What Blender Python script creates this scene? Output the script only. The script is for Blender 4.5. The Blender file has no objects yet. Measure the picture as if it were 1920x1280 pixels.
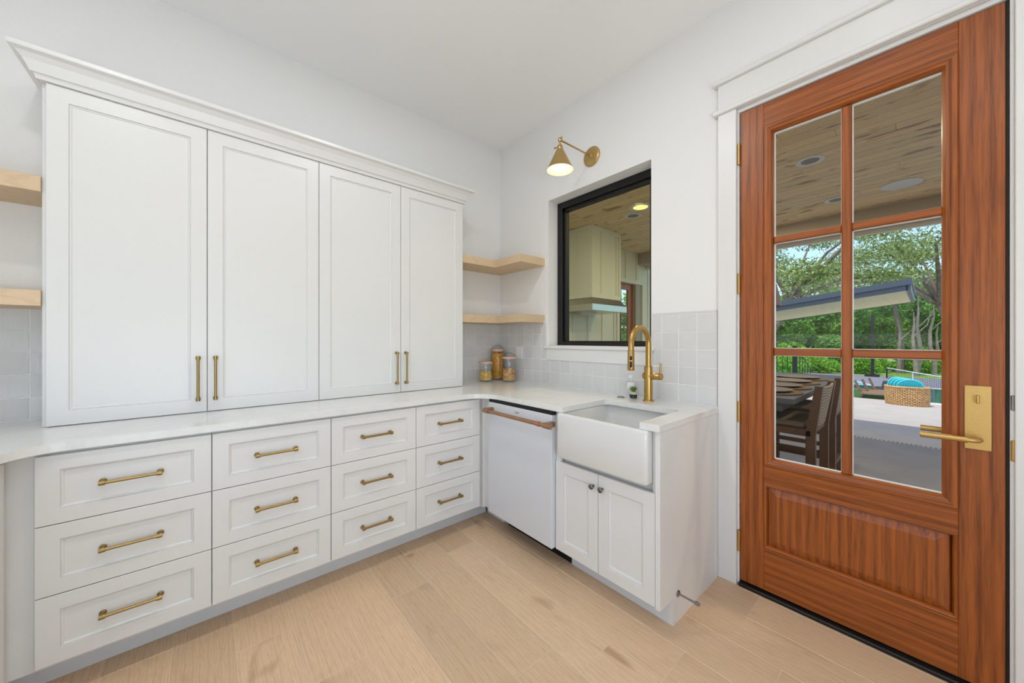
import bpy, bmesh, math, random
import numpy as np
from mathutils import Matrix, Vector

random.seed(7); RNG = np.random.default_rng(11)
SC = bpy.context.scene
COL = SC.collection
PI = math.pi

# ------------------------------------------------------------------ camera
F_PX, HOR, YAW, CAMH = 667.0, 637.0, math.radians(49.4), 1.275
cam = bpy.data.cameras.new('camera'); cam.sensor_width = 36.0; cam.lens = F_PX / 1920 * 36
cam.shift_y = (HOR - 640) / 1920.0; cam.clip_start = 0.02; cam.clip_end = 500
camo = bpy.data.objects.new('camera', cam); COL.objects.link(camo)
camo.location = (0, 0, CAMH); camo.rotation_euler = (PI / 2, 0, YAW)
SC.camera = camo

# ------------------------------------------------------------------ world, sun, lights, exposure
w = bpy.data.worlds.new('sky'); SC.world = w; w.use_nodes = True
nt = w.node_tree; nt.nodes.clear()
sky = nt.nodes.new('ShaderNodeTexSky'); sky.sky_type = 'NISHITA'; sky.sun_disc = False
sky.sun_elevation = math.radians(62); sky.sun_rotation = math.radians(190); sky.air_density = 1.0; sky.dust_density = 1.5; sky.ozone_density = 3.0
bg = nt.nodes.new('ShaderNodeBackground'); bg.inputs['Strength'].default_value = 0.30
wo = nt.nodes.new('ShaderNodeOutputWorld')
nt.links.new(sky.outputs[0], bg.inputs[0]); nt.links.new(bg.outputs[0], wo.inputs[0])

def lamp(name, kind, loc, rot, energy, color=(1, 1, 1), **kw):
    l = bpy.data.lights.new(name, kind); l.energy = energy; l.color = color
    for k, v in kw.items(): setattr(l, k, v)
    o = bpy.data.objects.new(name, l); COL.objects.link(o); o.location = loc; o.rotation_euler = rot
    return o
sun_dir = Vector((0.10, 0.27, -1.0)).normalized()
so = lamp('sun', 'SUN', (0, 0, 12), (0, 0, 0), 3.0, (1, .95, .88), angle=0.012)
so.rotation_euler = sun_dir.to_track_quat('-Z', 'Y').to_euler()
# fill lamps added out of view, at the added openings right and rear
TILT = math.radians(68)      # fill lamps tilted up to brighten the ceiling
lamp('fill_right_up', 'AREA', (1.20, -.25, 1.0), (0, PI / 2 + TILT, 0), 26, (.855, .94, 1), shape='RECTANGLE', size=.35, size_y=1.7)
lamp('fill_right_low', 'AREA', (1.24, -.25, .52), (0, PI / 2, 0), 11, (.855, .94, 1), shape='RECTANGLE', size=.85, size_y=1.7)
lamp('fill_rear_up', 'AREA', (-0.80, -1.19, 1.28), (PI / 2 + TILT, 0, 0), 4, (.855, .94, 1), shape='RECTANGLE', size=1.7, size_y=.35)
CANS = [(-1.15, 0.75), (-0.15, 1.35), (-1.15, -0.45), (0.45, 0.25)]  # unseen ceiling lights; first placed from the shelf shadows, the others added
for i, (cx, cy) in enumerate(CANS):
    lamp('downlight', 'AREA', (cx, cy, 3.045), (0, 0, 0), (7.5, .6, 6.5, 4)[i], (.96, .97, 1), shape='DISK', size=0.13)

for cx, cy in ((-.754, 4.535), (-1.9, 3.2), (-1.6, 5.9), (1.2, 4.5), (1.2, 3.0)):  # warm fill lamps added under the roof to brighten the patio
    lamp('patio_fill', 'AREA', (cx, cy, 3.03), (0, 0, 0), 19, (1, .82, .60), shape='DISK', size=0.16)
vs = SC.view_settings
vs.view_transform = 'Standard'; vs.look = 'None'; vs.gamma = 1; vs.use_curve_mapping = False; vs.exposure = 0.0

# ------------------------------------------------------------------ materials
def srgb(r, g, b):
    f = lambda c: (c / 255 / 12.92) if c / 255 <= 0.04045 else ((c / 255 + 0.055) / 1.055) ** 2.4
    return (f(r), f(g), f(b), 1)
MATS = {}
class NT:
    def __init__(s, name):
        s.m = bpy.data.materials.new(name); s.m.use_nodes = True; s.t = s.m.node_tree
        s.b = s.t.nodes['Principled BSDF']; s.out = s.t.nodes['Material Output']; MATS[name] = s.m
    def n(s, kind, **kw):
        x = s.t.nodes.new('ShaderNode' + kind)
        for k, v in kw.items():
            if k in x.inputs: x.inputs[k].default_value = v
            else: setattr(x, k, v)
        return x
    def l(s, a, b): s.t.links.new(a, b)
    def coord(s, scale=(1, 1, 1), rnd=0.0, rot=(0, 0, 0)):
        tc = s.n('TexCoord'); mp = s.n('Mapping'); mp.inputs['Scale'].default_value = scale; mp.inputs['Rotation'].default_value = rot
        if rnd:
            oi = s.n('ObjectInfo'); mu = s.n('VectorMath', operation='SCALE'); cb = s.n('CombineXYZ')
            s.l(oi.outputs['Random'], cb.inputs[0]); s.l(oi.outputs['Random'], cb.inputs[1]); s.l(oi.outputs['Random'], cb.inputs[2])
            s.l(cb.outputs[0], mu.inputs[0]); mu.inputs['Scale'].default_value = rnd
            ad = s.n('VectorMath', operation='ADD'); s.l(tc.outputs['Object'], ad.inputs[0]); s.l(mu.outputs[0], ad.inputs[1])
            s.l(ad.outputs[0], mp.inputs[0])
        else: s.l(tc.outputs['Object'], mp.inputs[0])
        return mp.outputs[0]
    def noise(s, vec, scale, detail=4, rough=.55, dist=0.0):
        x = s.n('TexNoise'); x.inputs['Scale'].default_value = scale; x.inputs['Detail'].default_value = detail
        x.inputs['Roughness'].default_value = rough; x.inputs['Distortion'].default_value = dist; s.l(vec, x.inputs['Vector']); return x.outputs['Fac']
    def ramp(s, fac, stops):
        r = s.n('ValToRGB'); e = r.color_ramp.elements
        while len(e) < len(stops): e.new(0.5)
        for i, (p, c) in enumerate(stops): e[i].position = p; e[i].color = c
        s.l(fac, r.inputs[0]); return r.outputs[0]
    def mix(s, fac, a, b, mode='MIX'):
        m = s.n('Mix', data_type='RGBA', blend_type=mode)
        for i, v in ((0, fac), (6, a), (7, b)):
            if hasattr(v, 'is_output') or hasattr(v, 'links'): s.l(v, m.inputs[i])
            else: m.inputs[i].default_value = v
        return m.outputs[2]
    def bump(s, h, strength=.1, dist=.002):
        b = s.n('Bump'); b.inputs['Strength'].default_value = strength; b.inputs['Distance'].default_value = dist
        s.l(h, b.inputs['Height']); s.l(b.outputs[0], s.b.inputs['Normal'])
    def set(s, color=None, rough=None, metal=None, **kw):
        if color is not None:
            if hasattr(color, 'links'): s.l(color, s.b.inputs['Base Color'])
            else: s.b.inputs['Base Color'].default_value = color
        if rough is not None: s.b.inputs['Roughness'].default_value = rough
        if metal is not None: s.b.inputs['Metallic'].default_value = metal
        for k, v in kw.items(): s.b.inputs[k].default_value = v
        return s

def plain(name, c, rough=.5, metal=0.0, var=0.0, scale=40, bump=0.0, **kw):
    t = NT(name); v = t.coord()
    nz = t.noise(v, scale)
    a = tuple(max(0, x * (1 - var)) for x in c[:3]) + (1,); b = tuple(min(1, x * (1 + var)) for x in c[:3]) + (1,)
    t.set(t.ramp(nz, [(.35, a), (.65, b)]), rough, metal, **kw)
    if bump: t.bump(nz, bump)
    return t.m
plain('wall_paint', srgb(243, 242, 240), .75, var=.008, scale=120, bump=.05)
plain('ceiling_paint', srgb(250, 250, 249), .85, var=.006, scale=90, bump=.04)
plain('trim_paint', srgb(234, 233, 230), .35, var=.004)
plain('cabinet_paint', srgb(232, 231, 228), .32, var=.004)
plain('toe_paint', srgb(226, 228, 229), .4, var=.01)
plain('porcelain', srgb(228, 227, 223), .12, var=.003)
plain('appliance_white', srgb(222, 224, 228), .38, var=.004)
plain('grout', srgb(246, 245, 242), .9, var=.02)
plain('floor_grout', srgb(234, 214, 190), .9, var=.03)
plain('black_metal', srgb(5, 5, 6), .5, var=.1)
plain('black_rubber', srgb(12, 12, 13), .6, var=.1)
plain('pewter', srgb(120, 120, 120), .35, 1.0, var=.12, scale=300)
plain('nickel', srgb(150, 150, 148), .25, 1.0, var=.05)
plain('brass_pull', srgb(160, 136, 88), .32, 1.0, var=.1, scale=200)
plain('brass_door', srgb(206, 172, 108), .42, 1.0, var=.04, scale=200)
plain('brass_faucet', srgb(186, 150, 88), .26, 1.0, var=.05, scale=200)
plain('brass_lamp', srgb(196, 166, 110), .3, 1.0, var=.06, scale=200)
plain('bronze_pull', srgb(176, 140, 112), .38, 1.0, var=.05, scale=200)
plain('copper', srgb(206, 132, 106), .3, 1.0, var=.05, scale=200)
plain('plastic_white', srgb(238, 238, 236), .3, var=.003)
plain('label_white', srgb(240, 240, 238), .6, var=.01)
plain('ink_grey', srgb(120, 120, 120), .6)
plain('soil_black', srgb(20, 19, 18), .8, var=.4, scale=300, bump=.4)
plain('pale_stone', srgb(214, 206, 190), .8, var=.2, scale=300)
plain('succulent', srgb(92, 130, 40), .45, var=.35, scale=60)
def pastamat(name, a, b_, c_):
    t = NT(name); g = t.n('NewGeometry'); t.set(t.ramp(g.outputs['Random Per Island'], [(0, a), (.5, b_), (1, c_)]), .5)
pastamat('pasta_yellow', srgb(214, 160, 60), srgb(236, 194, 96), srgb(246, 216, 140))
pastamat('pasta_gold', srgb(196, 126, 12), srgb(218, 152, 30), srgb(232, 176, 60))
pastamat('pasta_brown', srgb(190, 132, 70), srgb(222, 172, 106), srgb(240, 204, 150))
plain('lid_blush', srgb(226, 184, 160), .5, var=.05)
plain('wire_steel', srgb(150, 150, 150), .3, 1.0)
plain('patio_wall_paint', srgb(226, 222, 200), .6, var=.01)
plain('patio_beam_paint', srgb(176, 160, 136), .65, var=.03)
plain('patio_fascia_white', srgb(226, 220, 206), .6, var=.02)
plain('stainless', srgb(196, 196, 192), .28, 1.0, var=.03)
plain('can_trim', srgb(214, 212, 206), .45)
plain('can_inside', srgb(120, 116, 110), .5)
plain('concrete', srgb(184, 175, 166), .85, var=.05, scale=3, bump=.1)
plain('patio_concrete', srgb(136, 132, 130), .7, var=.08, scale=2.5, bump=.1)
plain('coping', srgb(210, 202, 192), .8, var=.03, scale=8)
plain('soffit_pine', srgb(232, 212, 164), .55, var=.06, scale=6)
plain('roof_metal', srgb(66, 74, 88), .5, var=.04)
plain('stool_wood', srgb(96, 66, 42), .55, var=.15, scale=30)
plain('cushion_taupe', srgb(120, 104, 88), .9, var=.05, scale=80)
plain('table_slate', srgb(84, 86, 90), .5, var=.08, scale=20)
plain('plate_stone', srgb(120, 108, 96), .6, var=.1, scale=40)
plain('mat_seagrass', srgb(112, 92, 66), .9, var=.2, scale=120, bump=.5)
plain('rail_black', srgb(18, 20, 22), .5)
plain('court_gray', srgb(126, 124, 132), .85, var=.03, scale=1)
plain('court_blue', srgb(58, 158, 178), .8, var=.03, scale=1)
plain('line_white', srgb(230, 232, 230), .7)
plain('turf_green', srgb(46, 96, 34), .9, var=.25, scale=30)
plain('grass', srgb(120, 152, 58), .95, var=.35, scale=2)
plain('earth', srgb(96, 92, 60), .95, var=.3, scale=1)
plain('float_rim', srgb(70, 205, 216), .6)
plain('rattan', srgb(206, 164, 112), .6, var=.22, scale=20)
plain('rattan_inner', srgb(120, 88, 58), .8, var=.2, scale=20)
plain('bark', srgb(112, 98, 84), .9, var=.3, scale=6, bump=.5)
plain('bark_pale', srgb(142, 128, 112), .9, var=.25, scale=5, bump=.5)
plain('lounger_wood', srgb(128, 100, 78), .7, var=.2, scale=20)
plain('lounger_black', srgb(40, 42, 46), .6, var=.1)
plain('door_reveal', srgb(170, 158, 136), .6, var=.02)
plain('bulb_socket', srgb(190, 160, 100), .4, 1.0)

# foam floats with a fine diamond pattern
t = NT('float_foam'); v = t.coord((1, 1, 1), rot=(0, PI / 4, 0))
ck = t.n('TexChecker'); ck.inputs['Scale'].default_value = 48; t.l(v, ck.inputs['Vector'])
ck.inputs['Color1'].default_value = srgb(40, 188, 204); ck.inputs['Color2'].default_value = srgb(18, 150, 176)
t.set(ck.outputs[0], .6)
# woven backrest cord
t = NT('woven_cord'); v = t.coord((1, 1, 1), rot=(PI / 4, 0, 0))
ck = t.n('TexChecker'); ck.inputs['Scale'].default_value = 75; t.l(v, ck.inputs['Vector'])
ck.inputs['Color1'].default_value = srgb(176, 160, 140); ck.inputs['Color2'].default_value = srgb(92, 76, 60)
t.set(ck.outputs[0], .8); t.bump(ck.outputs['Fac'], .5)
# quartz
t = NT('quartz'); v = t.coord()
n1 = t.noise(v, 2.2, 8, .6, 1.2); n2 = t.noise(v, 60, 3)
c = t.ramp(n1, [(.40, srgb(236, 235, 231)), (.495, srgb(231, 230, 227)), (.53, srgb(238, 237, 233))])
t.set(t.mix(.25, c, t.ramp(n2, [(.4, srgb(230, 229, 225)), (.6, srgb(240, 239, 236))])), .14)
# glazed tile, hand made: uneven glaze
t = NT('tile_glaze'); v = t.coord((1, 1, 1), rnd=37.0)
n1 = t.noise(v, 14, 3); n2 = t.noise(t.coord((1, 1, .35), rnd=19.0), 40, 2)
oi = t.n('ObjectInfo')
c = t.mix(oi.outputs['Random'], srgb(216, 215, 214), srgb(228, 227, 225))
c2 = t.mix(t.ramp(n1, [(.3, (0, 0, 0, 1)), (.7, (1, 1, 1, 1))]), c, srgb(222, 221, 219))
t.set(c2, .16); t.bump(n2, .35, .004)
# oak-look floor plank, grain along x
def oak(name, light, mid, dark, rough, knots=True, stretch=(1.1, 9, 9), rnd=53.0, bumpy=.08, fine=90, kt=(.70, .80), mixes=(.30, .28)):
    t = NT(name); v = t.coord(stretch, rnd=rnd)
    n1 = t.noise(v, 1.6, 6, .6, 1.6)
    rings = t.n('TexWave'); rings.wave_type = 'BANDS'; rings.bands_direction = 'Y'
    rings.inputs['Scale'].default_value = 1.5; rings.inputs['Distortion'].default_value = 8; rings.inputs['Detail'].default_value = 3; rings.inputs['Detail Scale'].default_value = .7
    t.l(v, rings.inputs['Vector'])
    v2 = t.coord((stretch[0] * 2, stretch[1] * 4, stretch[2] * 4), rnd=rnd); n2 = t.noise(v2, fine / 10, 3, .7)
    c = t.ramp(n1, [(.30, mid), (.52, light), (.75, mid)])
    c = t.mix(mixes[0], c, t.ramp(rings.outputs['Fac'], [(.0, mid), (.75, light), (.97, dark)]))
    c = t.mix(mixes[1], c, t.ramp(n2, [(.35, dark), (.55, light)]))
    if knots:
        vk = t.coord((stretch[0] * 1.0, stretch[1] * .35, 1), rnd=rnd * 2); nk = t.noise(vk, 2.4, 2, .5, .5)
        k = t.ramp(nk, [(kt[0], (0, 0, 0, 1)), (kt[1], (.8, .8, .8, 1))])
        c = t.mix(k, c, dark)
    oi = t.n('ObjectInfo'); hs = t.n('HueSaturation'); mr = t.n('MapRange')
    mr.inputs['To Min'].default_value = .90; mr.inputs['To Max'].default_value = 1.06
    t.l(oi.outputs['Random'], mr.inputs['Value']); t.l(mr.outputs[0], hs.inputs['Value']); t.l(c, hs.inputs['Color'])
    t.set(hs.outputs[0], rough); t.bump(n2, bumpy); return t.m
oak('floor_oak', srgb(233, 201, 165), srgb(222, 188, 150), srgb(184, 148, 110), .42, kt=(.64, .76), mixes=(.24, .27))
oak('shelf_oak_x', srgb(226, 200, 166), srgb(218, 190, 152), srgb(196, 164, 124), .5, knots=False, stretch=(1.2, 14, 14))
oak('shelf_oak_y', srgb(226, 200, 166), srgb(218, 190, 152), srgb(196, 164, 124), .5, knots=False, stretch=(14, 1.2, 14))
oak('pine_ceiling', srgb(234, 206, 156), srgb(224, 192, 138), srgb(146, 98, 54), .5, stretch=(1.3, 9, 9), kt=(.60, .68))
# stained oak of the entrance door: grain along z (stiles, panel) or along x (rails)
def stain(name, vertical):
    t = NT(name)
    st = (16, 10, .5) if vertical else (.5, 10, 16)
    v = t.coord(st, rnd=31.0)
    n1 = t.noise(v, 1.1, 5, .6, 1.2); n2 = t.noise(v, 7, 3, .7)
    wv = t.n('TexWave'); wv.wave_type = 'BANDS'; wv.bands_direction = 'X' if vertical else 'Z'
    wv.inputs['Scale'].default_value = .55; wv.inputs['Distortion'].default_value = 7; wv.inputs['Detail'].default_value = 3; wv.inputs['Detail Scale'].default_value = .6
    t.l(v, wv.inputs['Vector'])
    a, b, d = srgb(172, 94, 36), srgb(142, 70, 20), srgb(82, 36, 6)
    c = t.ramp(n1, [(.3, b), (.6, a)])
    c = t.mix(.48, c, t.ramp(wv.outputs['Fac'], [(.1, a), (.6, b), (.95, d)]))
    c = t.mix(.42, c, t.ramp(n2, [(.36, d), (.56, a)]))
    t.set(c, .36); t.bump(n2, .06); return t.m
stain('door_oak_upright', True); stain('door_oak_level', False)

def glass(name, tint, refl=1.0):
    t = NT(name); t.t.nodes.remove(t.b)
    tr = t.n('BsdfTransparent'); tr.inputs['Color'].default_value = tint
    gl = t.n('BsdfGlossy'); gl.inputs['Roughness'].default_value = 0.0
    fr = t.n('LayerWeight'); fr.inputs['Blend'].default_value = .5
    pw_ = t.n('Math', operation='POWER'); pw_.inputs[1].default_value = 4.0; t.l(fr.outputs['Facing'], pw_.inputs[0])
    mu = t.n('Math', operation='MULTIPLY_ADD'); mu.inputs[1].default_value = .8 * refl; mu.inputs[2].default_value = .05 * refl; t.l(pw_.outputs[0], mu.inputs[0])
    mx = t.n('MixShader'); t.l(mu.outputs[0], mx.inputs[0]); t.l(tr.outputs[0], mx.inputs[1]); t.l(gl.outputs[0], mx.inputs[2])
    t.l(mx.outputs[0], t.out.inputs[0]); return t.m
glass('pane_glass', (.97, .985, .975, 1), .22)
glass('pane_glass_green', (.90, .94, .88, 1), .25)
glass('jar_glass', (.985, .99, .99, 1), .5)
plain('pool_water', srgb(18, 88, 104), .06, var=.15, scale=2, bump=.2)
def emit(name, c, s):
    t = NT(name); t.set(c, .5); t.b.inputs['Emission Color'].default_value = c; t.b.inputs['Emission Strength'].default_value = s; return t.m
emit('bulb_glow', srgb(255, 226, 170), 3)
emit('lens_glow', srgb(255, 244, 228), 6)
emit('can_glow', srgb(255, 190, 110), 2.2)
plain('shade_inside', srgb(250, 236, 204), .5)
def leafmat(name, a, b, c3):
    t = NT(name); g = t.n('NewGeometry')
    t.set(t.ramp(g.outputs['Random Per Island'], [(0, a), (.5, b), (1, c3)]), .55)
    tl = t.n('BsdfTranslucent'); t.l(t.b.inputs['Base Color'].links[0].from_socket, tl.inputs[0])
    mx = t.n('MixShader'); mx.inputs[0].default_value = .35
    t.l(t.b.outputs[0], mx.inputs[1]); t.l(tl.outputs[0], mx.inputs[2]); t.l(mx.outputs[0], t.out.inputs[0]); return t.m
leafmat('leaf_oak', srgb(92, 114, 48), srgb(144, 162, 86), srgb(190, 200, 132))
leafmat('leaf_wood', srgb(64, 112, 38), srgb(114, 164, 60), srgb(164, 204, 92))
leafmat('leaf_bright', srgb(96, 150, 30), srgb(134, 186, 48), srgb(170, 214, 72))

# ------------------------------------------------------------------ mesh helpers
class B:
    """collects shapes in world coordinates (or through a matrix T) into one mesh"""
    def __init__(s, T=None): s.bm = bmesh.new(); s.T = T
    def _p(s, p):
        p = Vector(p); return s.T @ p if s.T is not None else p
    def v(s, p): return s.bm.verts.new(s._p(p))
    def box(s, x0, x1, y0, y1, z0, z1, bev=0.0, seg=1):
        vs = [s.v((x, y, z)) for x in (x0, x1) for y in (y0, y1) for z in (z0, z1)]
        fs = [s.bm.faces.new([vs[i] for i in q]) for q in ((0, 1, 3, 2), (4, 6, 7, 5), (0, 4, 5, 1), (2, 3, 7, 6), (0, 2, 6, 4), (1, 5, 7, 3))]
        if bev:
            es = list({e for f in fs for e in f.edges})
            bmesh.ops.bevel(s.bm, geom=es, offset=bev, segments=seg, affect='EDGES', profile=.5)
        return s
    def loops(s, Ls, cap0=True, cap1=True, closed=True):
        rows = [[s.v(p) for p in L] for L in Ls]; n = len(rows[0])
        for a, b in zip(rows, rows[1:]):
            for i in range(n if closed else n - 1):
                j = (i + 1) % n
                try: s.bm.faces.new((a[i], a[j], b[j], b[i]))
                except ValueError: pass
        if cap0: s.bm.faces.new(rows[0][::-1])
        if cap1: s.bm.faces.new(rows[-1])
        return s
    def prism(s, poly, z0, z1, bev=0.0):
        a = [s.v((p[0], p[1], z0)) for p in poly]; b = [s.v((p[0], p[1], z1)) for p in poly]; n = len(poly)
        fs = [s.bm.faces.new(a[::-1]), s.bm.faces.new(b)]
        fs += [s.bm.faces.new((a[i], a[(i + 1) % n], b[(i + 1) % n], b[i])) for i in range(n)]
        if bev:
            es = list({e for f in fs[:2] for e in f.edges})
            bmesh.ops.bevel(s.bm, geom=es, offset=bev, segments=2, affect='EDGES', profile=.5)
        return s
    def lathe(s, prof, c=(0, 0, 0), n=24, axis='Z', caps=True):
        c = Vector(c); Ls = []
        for r, h in prof:
            L = []
            for i in range(n):
                a = 2 * PI * i / n; q = (r * math.cos(a), r * math.sin(a))
                if axis == 'Z': p = Vector((q[0], q[1], h))
                elif axis == 'X': p = Vector((h, q[0], q[1]))
                else: p = Vector((q[1], h, q[0]))
                L.append(c + p)
            Ls.append(L)
        return s.loops(Ls, caps, caps)
    def tube(s, path, r, n=8, cap=True):
        path = [Vector(p) for p in path]; Ls = []; up = None
        rs = r if isinstance(r, (list, tuple)) else [r] * len(path)
        for i, p in enumerate(path):
            d = (path[min(i + 1, len(path) - 1)] - path[max(i - 1, 0)]).normalized()
            if up is None: up = Vector((0, 0, 1)) if abs(d.z) < .9 else Vector((1, 0, 0))
            a = d.cross(up).normalized(); up = a.cross(d).normalized()
            Ls.append([p + a * rs[i] * math.cos(2 * PI * k / n) + up * rs[i] * math.sin(2 * PI * k / n) for k in range(n)])
        return s.loops(Ls, cap, cap)
    def build(s, name, mat, parent=None, smooth=0.0, root=None, **props):
        """root: the thing's Empty (mesh is stored relative to it); parent may be a part below it"""
        bmesh.ops.recalc_face_normals(s.bm, faces=s.bm.faces)
        me = bpy.data.meshes.new(name)
        r = root or parent
        off = Vector((0, 0, 0))
        q = r
        while q is not None: off += q.location; q = q.parent
        if off.length: bmesh.ops.translate(s.bm, verts=s.bm.verts, vec=-off)
        s.bm.to_mesh(me); s.bm.free()
        if smooth:
            me.polygons.foreach_set('use_smooth', [True] * len(me.polygons)); me.set_sharp_from_angle(angle=math.radians(smooth))
        me.materials.append(MATS[mat]); o = bpy.data.objects.new(name, me); COL.objects.link(o)
        if parent is not None: o.parent = parent
        for k, vv in props.items(): o[k] = vv
        return o
def box(name, mat, x0, x1, y0, y1, z0, z1, parent=None, bev=0.0, **props):
    return B().box(x0, x1, y0, y1, z0, z1, bev).build(name, mat, parent, **props)
def thing(name, label, cat, loc, group=None, kind=None):
    o = bpy.data.objects.new(name, None); COL.objects.link(o); o.location = loc; o.empty_display_size = .1
    o['label'] = label; o['category'] = cat
    if group: o['group'] = group
    if kind: o['kind'] = kind
    return o
def tag(o, label, cat, group=None, kind=None):
    o['label'] = label; o['category'] = cat
    if group: o['group'] = group
    if kind: o['kind'] = kind
    return o
def struct(o, label=None):
    o['kind'] = 'structure'
    if label: o['label'] = label
    return o
def arc(cx, cy, r, a0, a1, n=10):
    return [(cx + r * math.cos(math.radians(a0 + (a1 - a0) * i / n)), cy + r * math.sin(math.radians(a0 + (a1 - a0) * i / n))) for i in range(n + 1)]
def rrect(x0, x1, y0, y1, r, n=5):
    return arc(x1 - r, y1 - r, r, 0, 90, n) + arc(x0 + r, y1 - r, r, 90, 180, n) + arc(x0 + r, y0 + r, r, 180, 270, n) + arc(x1 - r, y0 + r, r, 270, 360, n)
def frame(o, u, n):
    """matrix taking (along, up, outward) to world; along = u, outward = n"""
    u = Vector(u); n = Vector(n); M = Matrix.Identity(4)
    for i in range(3): M[i][0] = u[i]; M[i][1] = (0, 0, 1)[i]; M[i][2] = n[i]; M[i][3] = o[i]
    return M
def copy_tree(o, parent=None):
    c = o.copy(); COL.objects.link(c); c.parent = parent
    for ch in list(o.children): copy_tree(ch, c)
    return c

# frame-and-panel front in a local frame: a0..a1 along, z0..z1 up, n = thickness outward
def panel_front(T, a0, a1, z0, z1, th, stile, rail, name, mat, parent, rec=.010, bead=.010):
    R = lambda i, j, n: [(a0 + i, z0 + j, n), (a1 - i, z0 + j, n), (a1 - i, z1 - j, n), (a0 + i, z1 - j, n)]
    b = B(T); e = .0015
    b.loops([R(0, 0, 0), R(0, 0, th - e), R(e, e, th), R(stile, rail, th), R(stile + .0008, rail + .0008, th - .005),
             R(stile + .003, rail + .003, th - .0035), R(stile + bead * .6, rail + bead * .6, th - .0045), R(stile + bead, rail + bead, th - rec), R(stile + bead, rail + bead, th - rec - .004)], True, False)
    d = b.build(name, mat, parent)
    i, j = stile + bead - .0005, rail + bead - .0005
    b = B(T); b.loops([R(i, j, th - rec - .004), R(i, j, th - rec), R(i + .012, j + .012, th - rec)], True, True)
    b.build('front_panel', mat, d)
    return d
# bar pull with collared posts; P = centre on the face, along vector, out vector
def pull(T, ca, cz, length, vertical, mat, parent):
    b = B(T); h = length / 2; so = .030
    def P(s, n): return (ca, cz + s, n) if vertical else (ca + s, cz, n)
    b.tube([P(-h, so), P(-h + .02, so), P(h - .02, so), P(h, so)], [.0068, .0060, .0060, .0068], 10)
    for sg in (-1, 1):
        s = sg * (h - .005)
        b.tube([P(s, 0), P(s, .004), P(s, .006), P(s, so - .004), P(s, so + .005)], [.0105, .0105, .0068, .0072, .0080], 10)
        b.tube([P(sg * (h - .014), so), P(sg * (h + .002), so)], .0088, 10)
    return b.build('handle', mat, parent, smooth=40)

# ------------------------------------------------------------------ room shell
XW, YW, ZC = -2.64, 2.115, 3.065           # left wall plane, back wall plane, ceiling
XR, YF = 1.15, -1.15                        # right wall, wall behind the camera
WT = .15
WX0, WX1, WZ0, WZ1 = -2.01, -1.126, 1.227, 2.408     # window opening
DX0, DX1, DZ1 = -.650, .192, 2.472                    # door opening
floor = struct(box('floor', 'floor_grout', XW - .1, XR + .1, YF - .1, YW + .03, -.12, -.0015), 'pale wood-look plank floor')
ceil = struct(box('ceiling', 'ceiling_paint', XW - WT, XR + WT, YF - WT, YW + WT, ZC, ZC + .12), 'smooth off-white ceiling')
b = B()
b.box(XW - WT, WX0, YW, YW + WT, -.1, ZC); b.box(WX0, WX1, YW, YW + WT, -.1, WZ0); b.box(WX0, WX1, YW, YW + WT, WZ1, ZC)
b.box(WX1, DX0, YW, YW + WT, -.1, ZC); b.box(DX0, DX1, YW, YW + WT, DZ1, ZC); b.box(DX1, XR + WT, YW, YW + WT, -.1, ZC)
wall_back = struct(b.build('wall_back', 'wall_paint'), 'white wall with window and wooden door')
wall_left = struct(box('wall_left', 'wall_paint', XW - WT, XW, YF - WT, YW, -.1, ZC), 'white wall behind the tall cabinets')
def holed(axis, lo, hi, a0, a1, z0, z1, p0, p1):
    b = B()
    for q in ((lo, a0, -.1, ZC), (a1, hi, -.1, ZC), (a0, a1, -.1, z0), (a0, a1, z1, ZC)):
        if axis == 'x': b.box(q[0], q[1], p0, p1, q[2], q[3])
        else: b.box(p0, p1, q[0], q[1], q[2], q[3])
    return b
def wframe(name, axis, a0, a1, z0, z1, p0, p1, label):
    b = B(); w_ = .05
    for q in ((a0, a0 + w_, z0, z1), (a1 - w_, a1, z0, z1), (a0 + w_, a1 - w_, z0, z0 + w_), (a0 + w_, a1 - w_, z1 - w_, z1)):
        if axis == 'x': b.box(q[0], q[1], p0, p1, q[2], q[3])
        else: b.box(p0, p1, q[0], q[1], q[2], q[3])
    struct(b.build(name, 'black_metal'), label)
wall_front = struct(holed('x', XW, XR + WT, -1.68, .08, 1.08, 2.0, YF - WT, YF).build('wall_front', 'wall_paint'), 'white wall behind the viewer')
wall_right = struct(holed('y', YF, YW, -1.13, .65, .04, 2.1, XR, XR + WT).build('wall_right', 'wall_paint'), 'white wall to the right with an added wide opening')
# unseen windows, added to let light into the room
wframe('added_window_2', 'y', -1.13, .65, .04, 2.1, XR + .02, XR + .07, 'unseen wide black framed opening added in the right wall for light')
wframe('added_window_3', 'x', -1.68, .08, 1.08, 2.0, YF - .07, YF - .02, 'unseen black framed window added behind the viewer for light')

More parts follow.
